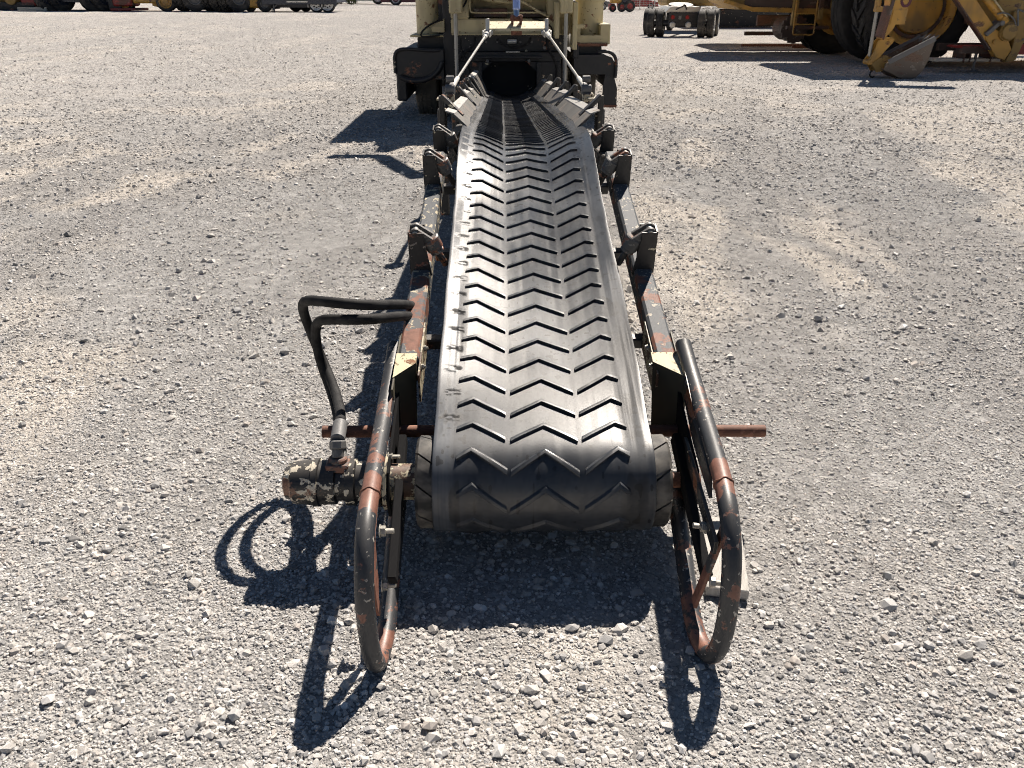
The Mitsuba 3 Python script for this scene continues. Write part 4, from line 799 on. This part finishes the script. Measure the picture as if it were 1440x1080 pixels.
# ------------------------------------------------------------------ right: tractor unit seen from behind
TU = thing('tractor_unit', 'bare tractor unit seen from behind with bright coupling plate and twin rear tyres', 'truck')
for i_, (x, y) in enumerate([(6.00, 37.3), (6.36, 37.3), (7.88, 36.6), (8.24, 36.6), (6.15, 39.2), (6.51, 39.2), (8.40, 38.3), (8.80, 38.3)]):
    wheel(TU, (x, y, .515), .52, .29, .29, 'x', 'm_tyre', 'm_silver', 1 if x > 7 else -1, grooves=3, n=36, turn=-.30)
part(TU, 'frame_rail', [bar((6.79, 37.0, .81), (8.85, 43.5, .81), .14, .38), bar((7.51, 36.8, .81), (9.57, 43.3, .81), .14, .38), box(6.55, 7.75, 36.62, 36.78, .38, .92, .02)], 'm_black_machine', smooth=20)
part(TU, 'rear_plate', [hull([(6.42, 36.7, .93), (7.9, 36.7, .93), (6.62, 36.7, 1.12), (7.75, 36.7, 1.12), (6.42, 38.4, 1.02), (7.9, 38.4, 1.02), (6.62, 38.4, 1.14), (7.75, 38.4, 1.14), (6.42, 36.7, .90), (7.9, 36.7, .90)])], 'm_silver', smooth=20)
part(TU, 'coupling_plate', [lathe_at([(1.17, 0), (1.17, .50), (1.19, .52), (1.235, .52), (1.25, .49), (1.25, 0)], (7.16, 37.6, 0), 'z', 40) if False else cat([cyl((7.16, 37.5, 1.14), (7.16, 37.49, 1.20), .50, 40, ch=.02)]), hull([(7.05, 36.8, 1.0), (7.27, 36.8, 1.0), (7.16, 36.8, 1.22), (7.05, 36.9, 1.0), (7.27, 36.9, 1.0), (7.16, 36.9, 1.22)])], 'm_skirt', smooth=35, label='round bright coupling plate')
part(TU, 'coupling_brace', [bar((6.80, 36.6, 1.02), (7.16, 36.6, 1.18), .03, .05), bar((7.16, 36.6, 1.18), (7.24, 36.6, 1.0), .03, .05)], 'm_black_machine')
for x in (6.70, 7.28): part(TU, 'tail_light', [lathe_at([(-.02, 0), (-.02, .075), (.02, .075), (.02, 0)], (x, 36.6, .74), 'y', 20)], 'm_red_lens')
part(TU, 'licence_plate', [box(6.93, 7.05, 36.60, 36.62, .66, .80, .002)], 'm_grey_steel')
for x in (6.70, 7.33): part(TU, 'air_chamber', [lathe_at([(-.06, 0), (-.055, .09), (-.02, .12), (.06, .12), (.06, 0)], (x, 36.55, .46), 'y', 20), lathe_at([(-.03, 0), (-.03, .04), (0, .04), (0, 0)], (x, 36.48, .46), 'y', 12)], 'm_silver')
part(TU, 'rear_axle', [cyl((6.0, 37.1, .52), (8.2, 36.7, .52), .12, 16)], 'm_black_machine')
part(TU, 'cab', [box(7.4, 9.9, 42.0, 44.6, 1.08, 3.0, .12)], 'm_yellow_dirty', smooth=30)
wheel(TU, (8.0, 44.2, .52), .52, .29, .29, 'x', 'm_tyre', 'm_silver', -1, turn=-.3); wheel(TU, (10.0, 43.6, .52), .52, .29, .29, 'x', 'm_tyre', 'm_silver', 1, turn=-.3)
YF = thing('yellow_dozer', 'yellow machine standing beyond the tractor unit, only its lower body in view', 'machine')
part(YF, 'body', [box(9.8, 14.5, 47.0, 50.0, 1.15, 2.8, .05), box(9.8, 14.5, 46.6, 47.0, 1.05, 1.35, .04)], 'm_yellow', smooth=20)
part(YF, 'track', [plate_xz([(9.5, .12), (9.3, .4), (9.5, .85), (14.6, .85), (14.9, .4), (14.6, .05), (9.6, .05)], 47.2, 47.8), plate_xz([(9.5, .12), (9.3, .4), (9.5, .85), (14.6, .85), (14.9, .4), (14.6, .05), (9.6, .05)], 49.2, 49.8)], 'm_black_machine', smooth=20)

# far behind on the right
MT = thing('mini_tractor', 'tiny red and yellow compact tractor far off, right of the cream leg', 'tractor')
mx, my = 11.2, 88.0
part(MT, 'body', [box(mx - .95, mx + .1, my - .5, my + .5, .75, 1.7, .05)], 'm_yellow', smooth=20)
part(MT, 'front', [box(mx - 1.05, mx - .55, my - .55, my + .55, .2, .72, .05)], 'm_red', smooth=20)
part(MT, 'seat_frame', [box(mx + .1, mx + .95, my - .5, my + .4, .5, 1.5, .05), cyl((mx + .9, my - .4, .4), (mx + .9, my - .4, 2.1), .04)], 'm_navy', smooth=20)
for x, r_ in ((-.75, .33), (.1, .42), (.85, .50)): wheel(MT, (mx + x, my - .55, r_ + gz(mx + x, my - .55)), r_, .25, r_ * .5, 'y', 'm_tyre', 'm_red', -1)
FN = thing('wire_fence', 'grey wire fence along the far edge of the yard', 'fence')
for k_ in range(16): part(FN, 'post', [cyl((12.6 + 1.5 * k_, 95.0, -.1), (12.6 + 1.5 * k_, 95.0, 2.0), .035, 8)], 'm_silver', smooth=50)
part(FN, 'mesh_wire', [cyl((12.6, 95.0, z), (35.1, 95.0, z), .012, 5) for z in np.arange(.15, 2.0, .2)] + [cyl((12.7 + .3 * k_, 95.0, .1), (12.7 + .3 * k_, 95.0, 1.95), .008, 4) for k_ in range(75)], 'm_silver', smooth=50, stuff=True)
for (x, col, lab) in ((14.5, 'm_red', 'red car parked behind the far wire fence'), (19.5, 'm_white_paint', 'white car parked behind the far wire fence'), (9.5, 'm_grey_steel', 'grey car parked far off behind the compact tractor')):
    c_ = thing('parked_car', lab, 'car')
    part(c_, 'body', [hull([(x - 2.1, 98.5, .3), (x + 2.1, 98.5, .3), (x - 2.1, 98.5, .8), (x + 2.1, 98.5, .75), (x - 1.2, 98.6, .98), (x + .9, 98.6, .98), (x - 2.1, 100.2, .3), (x + 2.1, 100.2, .3), (x - 2.1, 100.2, .8), (x + 2.1, 100.2, .75)]), hull([(x - 1.3, 98.6, .95), (x + 1.1, 98.6, .95), (x - .8, 98.8, 1.45), (x + .5, 98.8, 1.45), (x - 1.3, 100.1, .95), (x + 1.1, 100.1, .95), (x - .8, 99.9, 1.45), (x + .5, 99.9, 1.45)])], col, smooth=30)
    for q_ in (-1.3, 1.3): wheel(c_, (x + q_, 98.55, .33), .33, .2, .2, 'y', 'm_tyre', 'm_silver', -1)

# ------------------------------------------------------------------ left: row of equipment along the far edge, standing on the rise
def gl(x, y): return float(ground_z(x, y))
TD = thing('tandem_trailer', 'black flatbed trailer with two white spoked wheels, rightmost of the left row', 'trailer')
z0 = gl(-7.5, 36)
part(TD, 'deck', [box(-9.2, -6.35, 35.75, 38.0, z0 + .34, z0 + .44, .01), box(-9.2, -6.35, 35.75, 35.8, z0 + .28, z0 + .47, .01), box(-6.45, -6.38, 35.75, 35.9, z0 + .22, z0 + 1.0, .01), box(-9.2, -7.6, 36.3, 37.6, z0 + .16, z0 + .34)], 'm_navy', smooth=20)
part(TD, 'edge_rail', [box(-8.25, -7.45, 35.70, 35.745, z0 + .355, z0 + .40, .004)], 'm_silver', smooth=20)
for x in (-7.16, -6.74): 
    w_ = wheel(TD, (x, 35.95, z0 + .30), .30, .22, .23, 'y', 'm_tyre', 'm_white_paint', -1, hub=.3)
    part(w_, 'spoke_slots', [lathe_at([(-.004, 0), (-.004, .03), (.004, .03), (.004, 0)], (x + .125 * math.cos(t), 35.888, z0 + .30 + .125 * math.sin(t)), 'y', 10) for t in np.linspace(0, 2 * math.pi, 9)[:-1]] + [lathe_at([(-.004, 0), (-.004, .045), (.004, .045), (.004, 0)], (x, 35.845, z0 + .30), 'y', 14)], 'm_tyre', stuff=True)
for x in (-8.35, -7.95): wheel(TD, (x, 37.7, z0 + .28), .28, .22, .18, 'y', 'm_tyre', 'm_tyre', -1)
part(TD, 'tongue_jack', [cyl((-8.80, 35.9, z0 + .02), (-8.80, 35.9, z0 + .9), .035, 12), box(-8.87, -8.73, 35.82, 35.98, z0, z0 + .03), bar((-8.9, 35.9, z0 + .05), (-8.65, 35.9, z0 + .3), .03, .04)], 'm_grey_steel', smooth=30)
part(TD, 'tool_box', [box(-8.62, -8.50, 35.8, 36.0, z0 + .26, z0 + .36), box(-8.44, -8.32, 35.8, 36.0, z0 + .26, z0 + .36)], 'm_grey_steel', smooth=20)
FK = thing('forklift', 'yellow forklift body standing left of the black trailer', 'forklift')
z0 = gl(-9.6, 36.3)
part(FK, 'counterweight', [box(-10.0, -9.05, 36.0, 37.4, z0 + .14, z0 + 1.6, .06)], 'm_yellow', smooth=25)
part(FK, 'mast', [box(-8.95, -8.85, 36.2, 37.2, z0 + .1, z0 + 2.2, .02)], 'm_black_machine', smooth=20)
wheel(FK, (-9.15, 36.0, z0 + .28), .28, .2, .15, 'y', 'm_tyre', 'm_grey_steel', -1); wheel(FK, (-9.8, 36.3, z0 + .22), .22, .2, .12, 'y', 'm_tyre', 'm_black_machine', -1)
for i_, (x, y, R_, tilt, lab) in enumerate([(-12.35, 36.3, .50, 1.3, 'leftmost black tyre of the standing row'), (-11.85, 36.1, .48, .35, 'second black tyre of the standing row, with grey hub'), (-11.3, 36.4, .52, 1.2, 'third black tyre of the standing row'),
        (-10.95, 36.2, .55, 1.35, 'fourth black tyre of the standing row'), (-10.62, 36.15, .55, 1.4, 'fifth black tyre of the standing row'), (-10.15, 35.95, .50, .5, 'rightmost black tyre of the standing row, with grey hub')]):
    t_ = thing('black_tyre', lab, 'tyre', None)
    wheel(t_, (x, y, gl(x, y) + R_), R_, .34, R_ * .5, 'y', 'm_tyre', 'm_grey_steel' if i_ in (1, 5) else 'm_tyre', -1, lugs=18, turn=tilt, depth=.04)
solo('black_attachment', 'black steel machine attachment lying among the standing tyres', 'attachment', [box(-12.6, -10.2, 36.6, 37.6, gl(-11.5, 37) + .05, gl(-11.5, 37) + 1.4, .04)] + [bar((-12.4 + .45 * k_, 36.35, gl(-12, 36.3) + .02), (-12.2 + .45 * k_, 36.6, gl(-12, 36.3) + .9), .06, .12) for k_ in range(5)], 'm_black_machine', smooth=20)
WL = thing('wheel_loader', 'small yellow wheel loader with orange rim in the left row', 'loader')
z0 = gl(-13.3, 36.2)
part(WL, 'body', [box(-14.2, -13.25, 36.0, 37.6, z0 + .28, z0 + 1.5, .05), hull([(-13.5, 36.1, z0 + .2), (-13.15, 36.1, z0 + .1), (-13.5, 37.3, z0 + .2), (-13.15, 37.3, z0 + .1), (-13.5, 36.1, z0 + .9), (-13.15, 36.1, z0 + .9), (-13.5, 37.3, z0 + .9), (-13.15, 37.3, z0 + .9)])], 'm_yellow', smooth=20)
wheel(WL, (-12.93, 36.1, z0 + .36), .38, .3, .25, 'y', 'm_tyre', 'm_yellow', -1, lugs=16, hub=.4)
wheel(WL, (-14.6, 36.3, z0 + .36), .38, .3, .25, 'y', 'm_tyre', 'm_yellow', -1, lugs=16, hub=.4)
part(WL, 'bucket', [box(-15.2, -14.7, 36.1, 37.5, z0 + .02, z0 + .5, .03)], 'm_black_machine', smooth=20)
solo('red_tank', 'dull red tank on a pale skid between the dark truck and yellow loader', 'tank', [box(-14.98, -14.25, 36.0, 36.9, gl(-14.7, 36.2) + .17, gl(-14.7, 36.2) + 1.0, .05), box(-15.05, -14.0, 35.9, 37.0, gl(-14.7, 36.2) + .02, gl(-14.7, 36.2) + .10, .01)], 'm_red', smooth=25)
DT = thing('flatbed_truck', 'black truck with twin tyres in the left row, its upper body out of view', 'truck')
z0 = gl(-16.3, 36.3)
for (x, y) in ((-17.45, 36.1), (-17.05, 36.35), (-15.75, 36.1), (-15.40, 36.3), (-16.2, 38.0)): wheel(DT, (x, y, z0 + .48), .50, .29, .27, 'y', 'm_tyre', 'm_navy', -1, grooves=3, turn=.9)
part(DT, 'frame', [box(-17.6, -15.2, 36.3, 38.3, z0 + .30, z0 + .6, .02), box(-17.8, -15.1, 36.0, 38.4, z0 + .6, z0 + 1.6, .03)], 'm_navy', smooth=20)
solo('pale_beam', 'pale wooden beam lying on the ground left of the black truck', 'beam', [frame_to(box(-.55, .55, -.1, .1, 0, .13, .01), trimesh.transformations.translation_matrix((-18.0, 35.9, gl(-18.0, 35.9))))], 'm_timber', smooth=20)
RM = thing('red_machine', 'dark red and grey machine at the far left end of the left row', 'machine')
z0 = gl(-18.8, 36.4)
part(RM, 'tank', [box(-18.62, -18.05, 36.3, 37.3, z0 + .14, z0 + 1.3, .05)], 'm_red', smooth=25)
part(RM, 'body', [box(-21.0, -18.7, 36.6, 38, z0 + .3, z0 + 1.6, .05), lathe_at([(-.2, 0), (-.2, .22), (.2, .22), (.2, 0)], (-18.95, 36.4, z0 + .42), 'y', 20)], 'm_yellow_dirty', smooth=30)
part(RM, 'base', [box(-21.0, -18.1, 36.3, 38, z0 + .0, z0 + .3, .02)], 'm_black_machine', smooth=20)
# weeds and cars beyond
def shrub(x, y, h, w, n, lab):
    k0 = thing('shrub', lab, 'shrub')
    z = gl(x, y); q = []
    c0 = RNG.normal(0, 1, (n, 3)); c0 /= np.linalg.norm(c0, axis=1, keepdims=True); c0 *= RNG.random((n, 1)) ** .45
    c0 = c0 * [w / 2, w / 3, h * .48] + [x, y, z + h * .5]
    a = RNG.normal(size=(n, 3)); a /= np.linalg.norm(a, axis=1, keepdims=True); b_ = np.cross(a, RNG.normal(size=(n, 3))); b_ /= np.linalg.norm(b_, axis=1, keepdims=True)
    s_ = RNG.uniform(.03, .075, (n, 1)) * max(1, h)
    v = np.stack([c0 - a * s_, c0 + b_ * s_ * .5, c0 + a * s_, c0 - b_ * s_ * .5], 1).reshape(-1, 3)
    f = (np.arange(n)[:, None, None] * 4 + np.array([[0, 1, 2], [0, 2, 3]])[None]).reshape(-1, 3)
    part(k0, 'crown', mesh(v, f), 'm_leaf', smooth=False)
    part(k0, 'stem', [cyl((x + dx, y, z - .05), (x + dx * 3, y, z + h * .6), .02, 6) for dx in (-.06, 0, .07)], 'm_brown_steel')
shrub(-9.0, 50.5, .9, 1.3, 1100, 'low green shrub right of the black trailer')
shrub(-8.2, 50.9, 1.3, 1.2, 1200, 'taller green shrub between the trailer and the white car')
shrub(-9.9, 51.5, 1.2, 1.2, 1000, 'dark green shrub partly behind the trailer')
def car(x, y, col, lab, turn=0.0):
    z = gl(x, y); c_ = thing('parked_car', lab, 'car')
    def b_(p): return [(x + a, y + b, z + c) for a, b, c in p]
    part(c_, 'body', [hull(b_([(-2.1, 0, .16), (2.1, 0, .16), (-2.15, 0, .6), (2.15, 0, .6), (-1.4, .05, .9), (1.5, .05, .86), (-2.1, 1.7, .16), (2.1, 1.7, .16), (-2.15, 1.7, .6), (2.15, 1.7, .6), (-1.4, 1.65, .9), (1.5, 1.65, .86)]))], col, smooth=30)
    part(c_, 'cabin', [hull(b_([(-1.3, .1, .88), (1.1, .1, .88), (-.8, .25, 1.38), (.5, .25, 1.38), (-1.3, 1.6, .88), (1.1, 1.6, .88), (-.8, 1.45, 1.38), (.5, 1.45, 1.38)]))], 'm_dark_glass', smooth=20)
    for q_ in (-1.3, 1.3): wheel(c_, (x + q_, y + .05, z + .32), .33, .2, .21, 'y', 'm_tyre', 'm_silver', -1)
car(-8.4, 53.5, 'm_white_paint', 'white car partly hidden behind the shrubs')
car(-4.5, 51.0, 'm_maroon', 'dark red car right of the white car, beyond the cream column')
